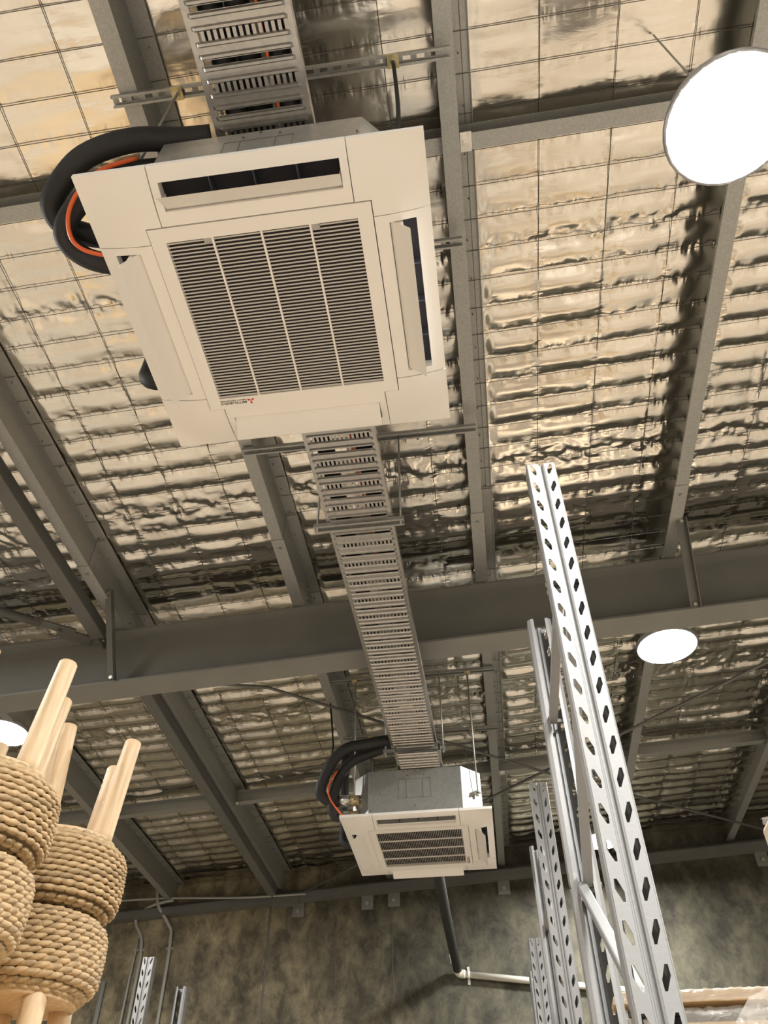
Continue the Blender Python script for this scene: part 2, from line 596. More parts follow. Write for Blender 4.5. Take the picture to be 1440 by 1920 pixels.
# wires: one mesh for each kind, copied
wl = MB().tube([(0, -0.9, 0), (0, YW, 0)], 0.0016, 5).mesh('mesh_wire', M['wire'])
wc = MB().tube([(X0, 0, SL * X0), (X1, 0, SL * X1)], 0.0016, 5).mesh('mesh_wire', M['wire'])
offc = ORG[ceil.name]
k = -11
while WX0 + k * WDX < 5.0:
    x = WX0 + k * WDX
    o = bpy.data.objects.new('mesh_wire', wl)
    COL.objects.link(o)
    o.parent = ceil
    o.location = (x - offc[0], -offc[1], FOIL_Z - 0.009 + SL * x - offc[2])
    k += 1
k = -9
while WY0 + k * WDY < YW - 0.05:
    o = bpy.data.objects.new('mesh_wire', wc)
    COL.objects.link(o)
    o.parent = ceil
    o.location = (-offc[0], WY0 + k * WDY - offc[1], FOIL_Z - 0.0125 - offc[2])
    k += 1

# ------------------------------------------------------------------ purlins
PZ = 3.19                                             # purlin underside


def z_profile(x, z, g=0.0):
    """Z section: lower flange to the left of the web, upper flange to the right, with lips"""
    t, w, h, lip = 0.0032, 0.068, 0.20, 0.018
    m = MB()
    return m, t, w, h, lip


PURLIN_WORDS = {
    (-3, 0): 'left of the wooden-legged stools near the wall', (-2, 0): 'behind the tall stool legs',
}


def purlin(k, ya, yb, label, lap=None):
    x = PX[k + 4]
    z = PZ + SL * (x + 0.07)
    t, w, h, lip = 0.0032, 0.068, 0.198, 0.018
    o = thing('roof_purlin', label, 'purlin', (x + w, (ya + yb) / 2, z))
    m = MB()
    m.box(x, x + w, ya, yb, z, z + t)
    m.box(x, x + t, ya, yb, z + t, z + lip)
    m.box(x + w - t, x + w, ya, yb, z + t, z + h - t)
    m.box(x + w - t, x + 2 * w, ya, yb, z + h - t, z + h)
    m.box(x + 2 * w - t, x + 2 * w, ya, yb, z + h - lip, z + h - t)
    part('section', m, M['galv'], o)
    s = MB()
    random.seed(k * 3 + int(ya * 10))
    y = max(ya, -0.5) + 0.08
    while y < yb - 0.05:
        xs = x + w + 0.022 + random.uniform(-0.008, 0.012)
        s.tube([(xs, y, z + h - t - 0.012), (xs, y, z + h - t)], 0.0028, 5, smooth=False)
        y += 0.19
    part('roof_screw', s, M['tube'], o, kind='stuff')
    if lap:
        la, lb = lap
        m = MB()
        m.box(x - 0.004, x + w + 0.004, la, lb, z - 0.005, z - 0.0004)
        m.box(x + w + 0.0004, x + w + 0.004, la, lb, z - 0.001, z + h - 0.006)
        m.box(x + w + 0.004, x + 2 * w + 0.003, la, lb, z + h - 0.010, z + h - t - 0.0005)
        p = part('lap_sleeve', m, M['galv'], o)
        for yy in (la + 0.07, lb - 0.07):
            bm_ = MB()
            bm_.tube([(x + w * 0.5, yy, z - 0.016), (x + w * 0.5, yy, z - 0.004)], 0.010, 6, smooth=False)
            for zz in (0.06, 0.14):
                part('bolt', MB().tube([(x + w + 0.0045, yy, z + zz), (x + w + 0.016, yy, z + zz)], 0.011, 6, smooth=False), M['galv'], p)
            part('bolt', bm_, M['galv'], p)
    return o


RY0, RY1 = 3.83, 4.01                                   # rafter flange
near_labels = {
    -2: 'grey Z purlin in near bay at the far left, close to the frame edge',
    -1: 'near-bay Z purlin left of the near air conditioner, beside the dark square tube',
    0: 'near-bay galvanised Z purlin passing behind the near air conditioner, under its pipes',
    1: 'near-bay galvanised Z purlin just right of the near air conditioner',
    2: 'near-bay galvanised Z purlin running from the brightest lamp to the rafter',
    3: 'near-bay galvanised Z purlin farthest right, beyond the brightest lamp',
}
for k, lb in near_labels.items():
    purlin(k, -0.8, RY0 + 0.09, lb, (3.22, RY0 + 0.088))
far_labels = {
    -3: 'far-bay Z purlin farthest left, behind the woven stools',
    -2: 'far-bay Z purlin emerging behind the raised stool legs toward the wall',
    -1: 'far-bay Z purlin beside the dark square tube, left of the far air conditioner',
    0: 'far-bay Z purlin passing behind the far air conditioner and its black pipes',
    1: 'far-bay Z purlin between the far air conditioner and the white rack posts',
    2: 'far-bay Z purlin directly behind the lamp over the racking',
    3: 'far-bay Z purlin right of the lamp, next to the picture edge',
    4: 'far-bay Z purlin at the right picture edge, farthest right',
}
for k, lb in far_labels.items():
    purlin(k, RY0 + 0.092, 8.40, lb)

# bridging between purlins
def bridging(k, y, label):
    xa, xb = WEB[k + 4] + 0.004, PX[k + 5] + 0.05
    z = 3.235
    m = MB()
    m.box(xa, xb, y - 0.032, y + 0.032, z, z + 0.003)
    m.box(xa, xb, y + 0.029, y + 0.032, z + 0.003, z + 0.10)
    m.box(xa, xb, y - 0.032, y + 0.032, z + 0.10, z + 0.103)
    m.move(slope)
    o = thing('purlin_bridging', label, 'bridging', (xa, y, z + SL * xa))
    part('channel', m, M['galv'], o)
    for xe in (xa, xb - 0.046):
        c = MB()
        c.box(xe, xe + 0.045, y - 0.04, y + 0.036, z - 0.003, z - 0.0005)
        c.box(xe + 0.012, xe + 0.032, y - 0.012, y + 0.012, z - 0.012, z - 0.003)
        c.move(slope)
        part('end_clip', c, M['galv_bright'], o)


for k, lb in ((-2, 'short steel bridging strut at left edge, beside the coiled black pipes'),
              (-1, 'steel bridging strut above the near air conditioner casing, left of its tray'),
              (0, 'steel bridging strut behind the near air conditioner, meeting the purlin at its right'),
              (1, 'steel bridging strut running right from purlin to the brightest lamp'),
              (2, 'steel bridging strut hidden by the brightest lamp glare at top right')):
    bridging(k, 1.19, lb)
for k, lb in ((-3, 'far bridging strut behind the inverted stool legs at left'),
              (-2, 'far bridging strut left of the far unit, between stool legs and dark tube'),
              (-1, 'far bridging strut just left of the far air conditioner pipes'),
              (0, 'far bridging strut above the far air conditioner casing'),
              (1, 'far bridging strut behind the white racking posts'),
              (2, 'far bridging strut beneath the lamp at right'),
              (3, 'far bridging strut touching the right picture edge')):
    bridging(k, 6.46, lb)

# ------------------------------------------------------------------ rafter
RZ1, RZ0 = PZ - 0.008, PZ - 0.408
raf = thing('steel_rafter', 'wide grey painted steel I-beam rafter crossing the whole ceiling', 'beam', (0, 3.92, RZ0))
part('top_flange', MB().box(X0, X1, RY0, RY1, RZ1 - 0.014, RZ1).move(slope), M['rafter'], raf)
part('bottom_flange', MB().box(X0, X1, RY0, RY1, RZ0, RZ0 + 0.014).move(slope), M['rafter'], raf)
part('web', MB().box(X0, X1, 3.915, 3.925, RZ0 + 0.014, RZ1 - 0.014).move(slope), M['rafter'], raf)

# eaves beam along the wall
ev = thing('eaves_beam', 'dark steel beam bolted along the top of the concrete wall', 'beam', (0, 8.40, 3.05))
m = MB()
m.box(X0, X1, 8.32, 8.44, 3.06, 3.072)
m.box(X0, X1, 8.428, 8.44, 3.072, 3.19)
m.box(X0, X1, 8.32, 8.332, 3.072, 3.13)
part('angle', m.move(slope), M['tube'], ev)
for bx in (-4.77, -4.09, -2.0, -1.281, -1.007, 0.119, 1.4, 2.7):
    bz = 3.0 + SL * bx
    p = part('bolt_plate', MB().box(bx - 0.06, bx + 0.06, 8.428, 8.449, bz - 0.07, bz + 0.062), M['rafter'], ev)
    part('bolt', MB().tube([(bx, 8.405, bz - 0.02), (bx, 8.428, bz - 0.02)], 0.020, 6, smooth=False), M['galv'], p)
# splice bracket of the eaves beam
part('splice_plate', MB().box(-2.25, -1.98, 8.311, 8.319, 2.885, 2.99), M['tube'], ev)

# square strut tubes parallel to the purlins
def strut_tube(x, z, ya, yb, label):
    o = thing('strut_tube', label, 'tube', (x, (ya + yb) / 2, z))
    bevel(part('square_tube', MB().box(x - 0.045, x + 0.045, ya, yb, z - 0.045, z + 0.045), M['tube'], o), 0.008)
    for ye, s in ((ya, 1), (yb, -1)):
        cp = part('end_cleat', MB().box(x - 0.006, x + 0.006, min(ye, ye - s * 0.1), max(ye, ye - s * 0.1), z - 0.05, z + 0.05), M['tube'], o)
        for dz in (-0.025, 0.025):
            part('bolt', MB().tube([(x - 0.02, ye - s * 0.045, z + dz), (x + 0.02, ye - s * 0.045, z + dz)], 0.011, 6, smooth=False), M['galv'], cp)


strut_tube(-2.315, 3.02, -0.7, 3.80, 'dark square steel tube rising to the left edge before the rafter')
strut_tube(-2.245, 3.02, 4.06, 8.25, 'dark square steel tube beyond the rafter, running to the concrete wall')

# diagonal tube at the left
dg = thing('diagonal_brace', 'round diagonal brace at the left edge, meeting the rafter beside the tube', 'brace', (-2.6, 3.7, 3.0))
part('round_tube', MB().tube([(-3.9, 2.55, 2.93), (-2.62, 3.62, 3.0)], 0.028, 10), M['tube'], dg)
part('end_plate', MB().bar((-2.66, 3.59, 3.0), (-2.46, 3.755, 3.01), 0.07, 0.012), M['tube'], dg)
cl = MB()
cl.bar((-2.56, 3.73, 3.01), (-2.40, 3.86, 3.01), 0.10, 0.012)
cl.tube([(-2.53, 3.70, 2.98), (-2.53, 3.70, 3.03)], 0.012, 6, smooth=False)
part('cleat', cl, M['tube'], dg)

# fly braces from rafter's lower flange up to a purlin
def fly(a, b, label):
    o = thing('fly_brace', label, 'brace', a)
    a, b = Vector(a), Vector(b)
    m = MB()
    m.bar(a, b, 0.052, 0.005, (0, -1, 0.3))
    d = Vector((0.024, -0.0, 0))
    m.bar(a + d + Vector((0, -0.02, 0)), b + d + Vector((0, -0.02, 0)), 0.005, 0.045, (0, -1, 0.3))
    part('angle', m, M['tube'], o)
    for p in (a + (b - a) * 0.04, a + (b - a) * 0.96):
        part('bolt', MB().tube([p + Vector((0, -0.022, -0.004)), p + Vector((0, 0.002, 0))], 0.012, 6, smooth=False), M['galv_bright'], o)


fly((-2.165, 3.845, 2.675), (-2.155, 3.50, 3.10), 'dark angle fly brace from left purlin down to the rafter flange')
fly((1.33, 3.845, 2.86), (1.305, 3.50, 3.262), 'dark angle fly brace above the right lamp, between purlin and rafter')

# crossing rod braces beyond the rafter
def rod(name, pts, r, m, label, cat, group=None, seg=6):
    return solo(name, MB().tube(pts, r, seg), M[m], label, cat, group)


rod('bracing_rod', [(-2.6, 3.96, 2.86), (-1.396, 4.52, 3.0), (0.552, 6.2, 3.08), (3.2, 8.25, 3.2)], 0.011, 'tube', 'thin dark bracing rod descending to the right behind the second cable tray', 'rod')
rod('bracing_rod', [(-1.9, 8.25, 3.0), (-0.034, 6.697, 3.10), (1.602, 5.32, 3.15), (3.1, 4.02, 3.2)], 0.011, 'tube', 'thin dark bracing rod rising to the right behind the white racking', 'rod')

# ------------------------------------------------------------------ unistrut channels and hanger rods
def unistrut(xa, xb, y, z, label, slots=True, w=0.041, h=0.021, rods=(), washer='zinc', zs=None):
    """slotted C channel, open side down, z is its top"""
    o = thing('strut_channel', label, 'channel', ((xa + xb) / 2, y, z))
    t = 0.0025
    m = MB()
    m.box(xa, xb, y - w / 2, y - w / 2 + t, z - h, z - t)
    m.box(xa, xb, y + w / 2 - t, y + w / 2, z - h, z - t)
    m.box(xa, xb, y - w / 2 + t, y - w / 2 + 0.009, z - h, z - h + t)
    m.box(xa, xb, y + w / 2 - 0.009, y + w / 2 - t, z - h, z - h + t)
    # slotted back
    x = xa
    while x < xb - 1e-4:
        x2 = min(x + 0.050, xb)
        m.box(x, min(x + 0.022, x2), y - w / 2, y + w / 2, z - t, z)
        if x + 0.022 < x2:
            m.box(x + 0.022, x2, y - w / 2, y - 0.007, z - t, z)
            m.box(x + 0.022, x2, y + 0.007, y + w / 2, z - t, z)
        x = x2
    part('channel', m, M['galv'], o)
    for rx in rods:
        p = part('square_washer', MB().box(rx - 0.021, rx + 0.021, y - 0.023, y + 0.023, z - h - 0.006, z - h - 0.0004), M['zinc'], o, 'yellow zinc square washer')
        part('nut', MB().tube([(rx, y, z - h - 0.016), (rx, y, z - h - 0.006)], 0.010, 6, smooth=False), M['galv_bright'], p)
    return o


NC = (-0.463, 1.209, 2.144)
FC = (-0.429, 5.220, 2.160)
unistrut(-1.105, 0.135, 0.83, 3.13, 'slotted strut channel nearest the camera, above the near air conditioner', rods=(-0.858, -0.068))
unistrut(-1.105, 0.135, 1.54, 3.13, 'strut channel mostly hidden by the near air conditioner, tip at its right')
unistrut(-1.062, 0.140, 2.53, 3.125, 'strut channel right behind the near air conditioner, below the purlins')
unistrut(-1.065, 0.160, 4.77, 3.185, 'strut channel just beyond the rafter, carrying front rods of the far air conditioner', rods=(-0.835, -0.030))
unistrut(-1.040, 0.172, 5.50, 3.145, 'strut channel farther back, carrying rear rods of the far air conditioner', rods=(-0.825, -0.036))
trz = unistrut(-0.650, -0.236, 2.53, 2.520, 'short strut channel under the tray joint behind the near air conditioner', washer='none')
unistrut(-0.625, -0.215, 4.75, 2.590, 'short strut channel under the tray end beside the far black pipes', washer='none')


def hanger(x, y, za, zb, label, r=0.0052, group='hanger rods'):
    yb_ = 4.855 if (y == 4.785) else y       # these two lean a little
    return rod('hanger_rod', [(x, yb_, za), (x, y, zb)], r, 'galv', label, 'rod', group)


hanger(-0.858, 0.832, 2.30, 3.118, 'bare steel hanger rod at the near air conditioner left corner, by black pipes')
rod('hanger_rod', smooth_path([(-0.068, 0.832, 3.118), (-0.062, 0.832, 2.9), (-0.058, 0.838, 2.6), (-0.066, 0.845, 2.30)], 4), 0.0075, 'black',
    'dark sleeved hanger rod at the near air conditioner right corner', 'rod', 'hanger rods')
hanger(-0.858, 1.575, 2.30, 3.13, 'hanger rod hidden behind the near air conditioner, rear left')
hanger(-0.068, 1.575, 2.30, 3.13, 'hanger rod hidden behind the near air conditioner, rear right')
hanger(-0.830, 4.785, 2.30, 3.18, 'long steel hanger rod at the far air conditioner left front corner, crossing black pipe')
hanger(-0.032, 4.785, 2.30, 3.18, 'long steel hanger rod at the far air conditioner right front corner, by bright casing')
hanger(-0.822, 5.58, 2.30, 3.145, 'thin hanger rod left of the far casing, behind the black pipe loop')
hanger(-0.036, 5.58, 2.30, 3.145, 'thin hanger rod behind the far casing at its right')
hanger(-0.636, 2.53, 2.485, 3.12, 'short hanger rod at the left end of the tray joint channel')
hanger(-0.252, 2.53, 2.485, 3.12, 'hanger rod at the right end of the tray joint channel')
hanger(-0.612, 4.75, 2.55, 3.18, 'hanger rod left of the tray end, near the far black pipe')
hanger(-0.230, 4.75, 2.55, 3.18, 'hanger rod right of the tray end, above the far casing')

# ------------------------------------------------------------------ perforated cable trays
def tray(xc0, xc1, ya, yb, z, z2, label, w=0.288, pitch=0.133, phase=0.0):
    """perforated tray, floor at z, centre line drifting from xc0 to xc1"""
    o = thing('cable_tray', label, 'cable tray', ((xc0 + xc1) / 2, (ya + yb) / 2, z))
    # rows along y within one pitch: (length, height, kind)
    rib = [(0.004, 'r', 1), (0.006, 'r', 1), (0.004, 'r', 1)]
    rows = [(0.009, 's', 0)] + rib + [(0.0245, 'p', 0)] + rib + [(0.017, 's', 0)] + rib + [(0.0015, 's', 0), (0.0130, 'l', 0), (0.0015, 's', 0)] + rib + [(0.008, 's', 0)]
    tot = sum(r_[0] for r_ in rows)
    hw = w / 2
    nslot = 14
    inner = hw - 0.020
    xs = [-hw, -inner - 0.008, -inner]
    step = 2 * inner / nslot
    for i in range(nslot):
        xs += [-inner + (i + 0.28) * step, -inner + (i + 0.72) * step]
    xs += [inner, inner + 0.008, hw]
    nx = len(xs)
    v, f = [], []
    y = ya - phase
    ys, kinds = [], []
    prevh = 0
    heights = []
    while y < yb:
        rib = 0
        for i, (ln, kd, up) in enumerate(rows):
            ln = ln * pitch / tot
            if y + ln > ya and y < yb:
                if not ys:
                    ys.append(max(y, ya))
                    heights.append(0)
                ys.append(min(y + ln, yb))
                kinds.append(kd)
                # rib: up after the first piece, level, down
                nxt = rows[(i + 1) % len(rows)][1]
                heights.append(-0.0065 if (kd == 'r' and nxt == 'r') else 0)
            y += ln
    for j, yy in enumerate(ys):
        t = (yy - ya) / (yb - ya)
        xc = xc0 + (xc1 - xc0) * t
        for i, x in enumerate(xs):
            hh = heights[j] if 2 <= i <= nx - 3 else 0
            v.append((xc + x, yy, z + (z2 - z) * t + hh))
    for j in range(len(ys) - 1):
        for i in range(nx - 1):
            if kinds[j] == 'p' and 2 < i + 1 < nx - 3 and i % 2 == 1 and i >= 3:
                continue
            if kinds[j] == 'l' and 2 <= i <= nx - 4:
                continue
            f.append((j * nx + i, (j + 1) * nx + i, (j + 1) * nx + i + 1, j * nx + i + 1))
    m = MB().add(v, f)
    p = part('perforated_base', m, M['tray'], o)
    sd = p.modifiers.new('solid', 'SOLIDIFY')
    sd.thickness, sd.offset = 0.0014, 0
    for s in (-1, 1):
        r_ = MB()
        r_.bar((xc0 + s * (hw + 0.001), ya, z + 0.022), (xc1 + s * (hw + 0.001), yb, z2 + 0.022), 0.002, 0.046)
        r_.bar((xc0 + s * (hw - 0.005), ya, z + 0.045), (xc1 + s * (hw - 0.005), yb, z2 + 0.045), 0.012, 0.002)
        part('side_rail', r_, M['tray'], o)
    return o


tray(-0.478, -0.438, -0.55, 2.535, 2.492, 2.524, 'perforated metal cable tray above the near air conditioner, cut by the top edge', w=0.296, pitch=0.135, phase=0.03)
tray(-0.436, -0.418, 2.54, 4.74, 2.522, 2.594, 'long perforated metal cable tray crossing beneath the grey rafter', w=0.298, pitch=0.1445, phase=0.045)
tray(-0.390, -0.396, 4.60, 5.20, 2.492, 2.492, 'short perforated cable tray ending on top of the far casing', w=0.29, pitch=0.1445, phase=0.10)

# insulated pipes lying in the trays
solo('insulated_pipe', MB().tube([(-0.478, -0.5, 2.545), (-0.463, 0.95, 2.552)], 0.036, 10), M['black'],
     'shorter black insulated pipe in the tray, between the pair, ending over the near unit', 'pipe')
for dx, nm in ((-0.082, 'left'), (0.082, 'right')):
    solo('insulated_pipe', MB().tube([(-0.476 + dx, -0.5, 2.551), (-0.437 + dx, 2.5, 2.583), (-0.420 + dx, 4.68, 2.654)], 0.038, 10), M['black'],
         'black insulated pipe lying in the cable trays, %s one of the pair' % nm, 'pipe', 'pipes in the trays')
for px_, nm in ((0.0, 'middle'),):
    solo('power_cable', MB().tube([(-0.410, -0.5, 2.5045), (-0.408, 0.5, 2.514), (-0.404, 1.7, 2.527), (-0.40, 2.5, 2.535), (-0.40, 3.4, 2.562)], 0.0050, 6), M['orange'],
         'thin orange power cable seen through the cable tray slots', 'cable')

# ------------------------------------------------------------------ ceiling cassettes
def panel_z(x, y):
    m_ = (abs(x) ** 7 + abs(y) ** 7) ** (1 / 7)
    t = min(1.0, max(0.0, (m_ - 0.34) / (0.475 - 0.34)))
    return -0.030 + 0.026 * t ** 1.7


def slab(xs, ys, filled, zb, zt):
    m = MB()
    nx, ny = len(xs), len(ys)
    F = lambda i, j: 0 <= i < nx - 1 and 0 <= j < ny - 1 and filled((xs[i] + xs[i + 1]) / 2, (ys[j] + ys[j + 1]) / 2)
    idx = {}
    v, f = [], []
    def vid(i, j, top):
        k_ = (i, j, top)
        if k_ not in idx:
            idx[k_] = len(v)
            v.append((xs[i], ys[j], zt if top else zb(xs[i], ys[j])))
        return idx[k_]
    for i in range(nx - 1):
        for j in range(ny - 1):
            if not F(i, j):
                continue
            f.append((vid(i, j, 0), vid(i, j + 1, 0), vid(i + 1, j + 1, 0), vid(i + 1, j, 0)))
            f.append((vid(i, j, 1), vid(i + 1, j, 1), vid(i + 1, j + 1, 1), vid(i, j + 1, 1)))
            for (di, dj, a, b) in ((-1, 0, (i, j), (i, j + 1)), (1, 0, (i + 1, j + 1), (i + 1, j)), (0, -1, (i + 1, j), (i, j)), (0, 1, (i, j + 1), (i + 1, j + 1))):
                if not F(i + di, j + dj):
                    f.append((vid(*a, 0), vid(*a, 1), vid(*b, 1), vid(*b, 0))[::-1])
    return m.add(v, f, True)


def crisp(o, ang=32):
    o.data.set_sharp_from_angle(angle=R(ang))
    return o


def rotz(m, k):
    """quarter turns"""
    for _ in range(k % 4):
        m.v = [(-y, x, z) for x, y, z in m.v]
    return m


def text_mesh(body, size, mat_, xf):
    cu = bpy.data.curves.new('lettering', 'FONT')
    cu.body, cu.size, cu.align_x, cu.extrude, cu.offset = body, size, 'LEFT', 0.0004, size * 0.004
    tmp = bpy.data.objects.new('lettering', cu)
    COL.objects.link(tmp)
    dg_ = bpy.context.evaluated_depsgraph_get()
    me = bpy.data.meshes.new_from_object(tmp.evaluated_get(dg_))
    bpy.data.objects.remove(tmp)
    bpy.data.curves.remove(cu)
    me.name = 'lettering'
    w = max(v_.co.x for v_ in me.vertices)
    for v_ in me.vertices:
        v_.co = xf(v_.co, w)
    me.materials.clear()
    me.materials.append(mat_)
    return me


def cassette(c, label, quarter, tilts):
    ac = thing('cassette_air_conditioner', label, 'air conditioner', c, local=True)
    # casing
    a, b = 0.42, 0.30
    octo = [(-b, -a), (b, -a), (a, -b), (a, b), (b, a), (-b, a), (-a, b), (-a, -b)]
    case = bevel(part('casing', MB().prism(octo, 0.02, 0.318), M['case'], ac), 0.003, 1)
    g = MB()
    t = 0.0014
    for xa, xb in ((-0.105, -0.056), (-0.056, 0.050), (0.050, 0.102)):
        for q in ((xa, xb, 0.125, 0.125 + t), (xa, xb, 0.25, 0.25 + t), (xa, xa + t, 0.125, 0.25), (xb - t, xb, 0.125, 0.25)):
            g.box(q[0], q[1], -0.4212, -0.4195, q[2], q[3])
    part('knockout_outline', g, M['tube'], case, kind='stuff')
    sc_ = MB()
    for x_, z_ in ((-0.23, 0.16), (0.0, 0.07), (-0.05, 0.275), (0.06, 0.275), (0.29, 0.2), (-0.29, 0.05), (0.0, 0.30)):
        sc_.tube([(x_, -0.4235, z_), (x_, -0.419, z_)], 0.0045, 6, smooth=False)
    part('casing_screw', sc_, M['tube'], case, kind='stuff')
    # rim fold where the casing meets the panel
    part('base_flange', MB().prism([(x * 1.012, y * 1.012) for x, y in octo], 0.0202, 0.03), M['galv_bright'], case)
    # hanging brackets at the four chamfers
    for sx in (-1, 1):
        for sy in (-1, 1):
            m = MB()
            m.bar((sx * 0.352, sy * 0.352, 0.150), (sx * 0.405, sy * 0.385, 0.150), 0.05, 0.004)
            m.bar((sx * 0.361, sy * 0.361, 0.09), (sx * 0.361, sy * 0.361, 0.19), 0.04, 0.004, (sx, sy, 0))
            br = part('hanging_bracket', m, M['galv_bright'], ac)
            for zz in (0.132, 0.156):
                part('nut', MB().tube([(sx * 0.394, sy * 0.366, zz), (sx * 0.394, sy * 0.366, zz + 0.010)], 0.011, 6, smooth=False), M['galv'], br)
    # corner covers
    L = [0.2715 + i * (0.475 - 0.2715) / 9 for i in range(10)]
    for sx in (-1, 1):
        for sy in (-1, 1):
            xs = sorted(sx * q for q in L)
            ys = sorted(sy * q for q in L)
            keep = lambda x, y: not (abs(x) < 0.3175 and abs(y) < 0.3175)
            xs = sorted(set(xs + [sx * 0.3175]))
            ys = sorted(set(ys + [sy * 0.3175]))
            crisp(part('corner_cover', slab(xs, ys, keep, lambda x, y: panel_z(x, y) - 0.0010, 0.012), M['acwhite'], ac))
    # four outlets, the first at -y, turning
    for kq in range(4):
        xs = sorted([-0.2690, -0.247, 0.247, 0.2690] + [-0.2, -0.1, 0, 0.1, 0.2])
        ys = [-0.475, -0.46, -0.445, -0.433, -0.357, -0.34, -0.3175]
        fr = slab(xs, ys, lambda x, y: not (abs(x) < 0.247 and -0.433 < y < -0.357), panel_z, 0.012)
        o = crisp(part('outlet_frame', rotz(fr, kq), M['acwhite'], ac))
        duct = MB()
        for q in ((-0.262, 0.262, -0.448, -0.434), (-0.262, 0.262, -0.356, -0.342), (-0.262, -0.248, -0.434, -0.356), (0.248, 0.262, -0.434, -0.356)):
            duct.box(q[0], q[1], q[2], q[3], 0.0122, 0.019)
        part('outlet_liner', rotz(duct, kq), M['acwhite'], o)
        back = MB().box(-0.262, 0.262, -0.448, -0.342, 0.0192, 0.0198)
        part('outlet_shade_plate', rotz(back, kq), M['dark'], o)  # black plate closing the shallow recess, painted as the dark interior
        for fx in (-0.11, 0.012, 0.13):
            part('outlet_fin', rotz(MB().box(fx, fx + 0.003, -0.432, -0.37, -0.012, 0.019), kq), M['finmetal'], o)
        # louver: hinged near the inner edge, outer edge drooping
        th = R(tilts[kq])
        m = MB()
        n_ = 6
        prof = []
        for i in range(n_ + 1):
            s_ = i / n_
            yy = -0.362 - 0.078 * s_ * math.cos(th)
            zz = -0.018 - 0.078 * s_ * math.sin(th) + 0.006 * math.sin(math.pi * s_) * 0.6
            prof.append((yy, zz))
        v, f = [], []
        for x_ in (-0.2455, 0.2455):
            for yy, zz in prof:
                v.append((x_, yy, zz))
            for yy, zz in prof[::-1]:
                v.append((x_, yy + 0.0035 * math.sin(th), zz + 0.0035 * math.cos(th)))
        n2 = len(prof) * 2
        for i in range(n2):
            f.append((i, (i + 1) % n2, n2 + (i + 1) % n2, n2 + i))
        f += [tuple(range(n2))[::-1], tuple(range(n2, 2 * n2))]
        lv = part('louver', rotz(m.add(v, f), kq), M['acwhite'], ac)
        for x_ in (-0.2445, 0.2415):
            arm = MB()
            arm.add([(x_, -0.362, -0.016), (x_, prof[4][0], prof[4][1]), (x_, -0.362 - 0.03, 0.008),
                     (x_ + 0.003, -0.362, -0.016), (x_ + 0.003, prof[4][0], prof[4][1]), (x_ + 0.003, -0.392, 0.008)],
                    [(0, 1, 2), (5, 4, 3), (0, 3, 4, 1), (1, 4, 5, 2), (2, 5, 3, 0)])
            part('louver_arm', rotz(arm, kq), M['acwhite'], lv)
    # intake grille
    h = 0.273
    xs = [-0.3148, -0.295, -h, h, 0.295, 0.3148]
    gr = slab(xs, xs, lambda x, y: not (abs(x) < h and abs(y) < h), lambda x, y: -0.034, -0.016)
    grille = crisp(part('intake_grille', rotz(gr, quarter), M['acwhite'], ac))
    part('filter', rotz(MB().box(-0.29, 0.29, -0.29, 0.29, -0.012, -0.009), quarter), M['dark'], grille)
    N = 49
    a_, b_ = 0.0011, 0.0008                   # half width, half thickness of the blade
    sl = MB().add([(-h, -a_, -0.0282), (h, -a_, -0.0282), (h, a_, -0.0322), (-h, a_, -0.0322),
                   (-h, -a_ + 0.0005, -0.0276), (h, -a_ + 0.0005, -0.0276), (h, a_ + b_, -0.0318), (-h, a_ + b_, -0.0318)],
                  [(3, 2, 1, 0), (4, 5, 6, 7), (0, 1, 5, 4), (1, 2, 6, 5), (2, 3, 7, 6), (3, 0, 4, 7)])
    me = rotz(sl, quarter).mesh('slat', M['slat'])
    for i in range(N):
        yy = -h + (i + 0.5) * 2 * h / N
        o = part('slat', me, None, grille)
        q = Vector((0, yy, 0))
        for _ in range(quarter):
            q = Vector((-q.y, q.x, 0))
        o.location = q
    for rx in (-0.140, 0.0, 0.139):
        part('rib', rotz(MB().box(rx - 0.003, rx + 0.003, -h, h, -0.0335, -0.026), quarter), M['acwhite'], grille)
    for rx in (-0.152, 0.152):
        part('catch', rotz(MB().box(rx - 0.013, rx + 0.013, -h, -h + 0.014, -0.0332, -0.022), quarter), M['case'], grille, 'small grey catch')
    # lettering and emblem on the grille border, reading towards -x with its top towards +y
    def place(x0, y0, sx):
        def xf(co, w_):
            p = Vector((x0 - co.x * sx / w_, y0 + co.y, -0.0344 - co.z))
            for _ in range(quarter):
                p = Vector((-p.y, p.x, p.z))
            return p
        return xf
    lt = part('lettering', text_mesh('MITSUBISHI', 0.0125, M['ink'], place(-0.186, 0.2895, 0.088)), None, grille, 'black printed lettering')
    part('lettering', text_mesh('HEAVY INDUSTRIES', 0.0072, M['ink'], place(-0.186, 0.2815, 0.088)), None, grille, 'smaller black printed lettering')
    em = MB()
    cx, cy, s_ = -0.172, 0.2905, 0.0072
    for ang in (90, 210, 330):
        d = Vector((math.cos(R(ang)), math.sin(R(ang))))
        nrm = Vector((-d.y, d.x))
        q = [d * 0, d * s_ + nrm * s_ * 0.577, d * 2 * s_, d * s_ - nrm * s_ * 0.577]
        em.add([(cx - p.x, cy + p.y, -0.0347) for p in q] + [(cx - p.x, cy + p.y, -0.0339) for p in q],
               [(0, 1, 2, 3), (0, 4, 5, 1), (1, 5, 6, 2), (2, 6, 7, 3), (3, 7, 4, 0)])
    part('emblem', rotz(em, quarter), M['red'], grille, 'red emblem of three diamonds')
    return ac


cassette(NC, 'large white ceiling cassette air conditioner nearest the camera, hung under foil roof', 0, (47, 48, 40, 48))
far_ac = cassette(FC, 'far white cassette air conditioner with grey casing, hung before the concrete wall', 3, (22, 44, 28, 30))

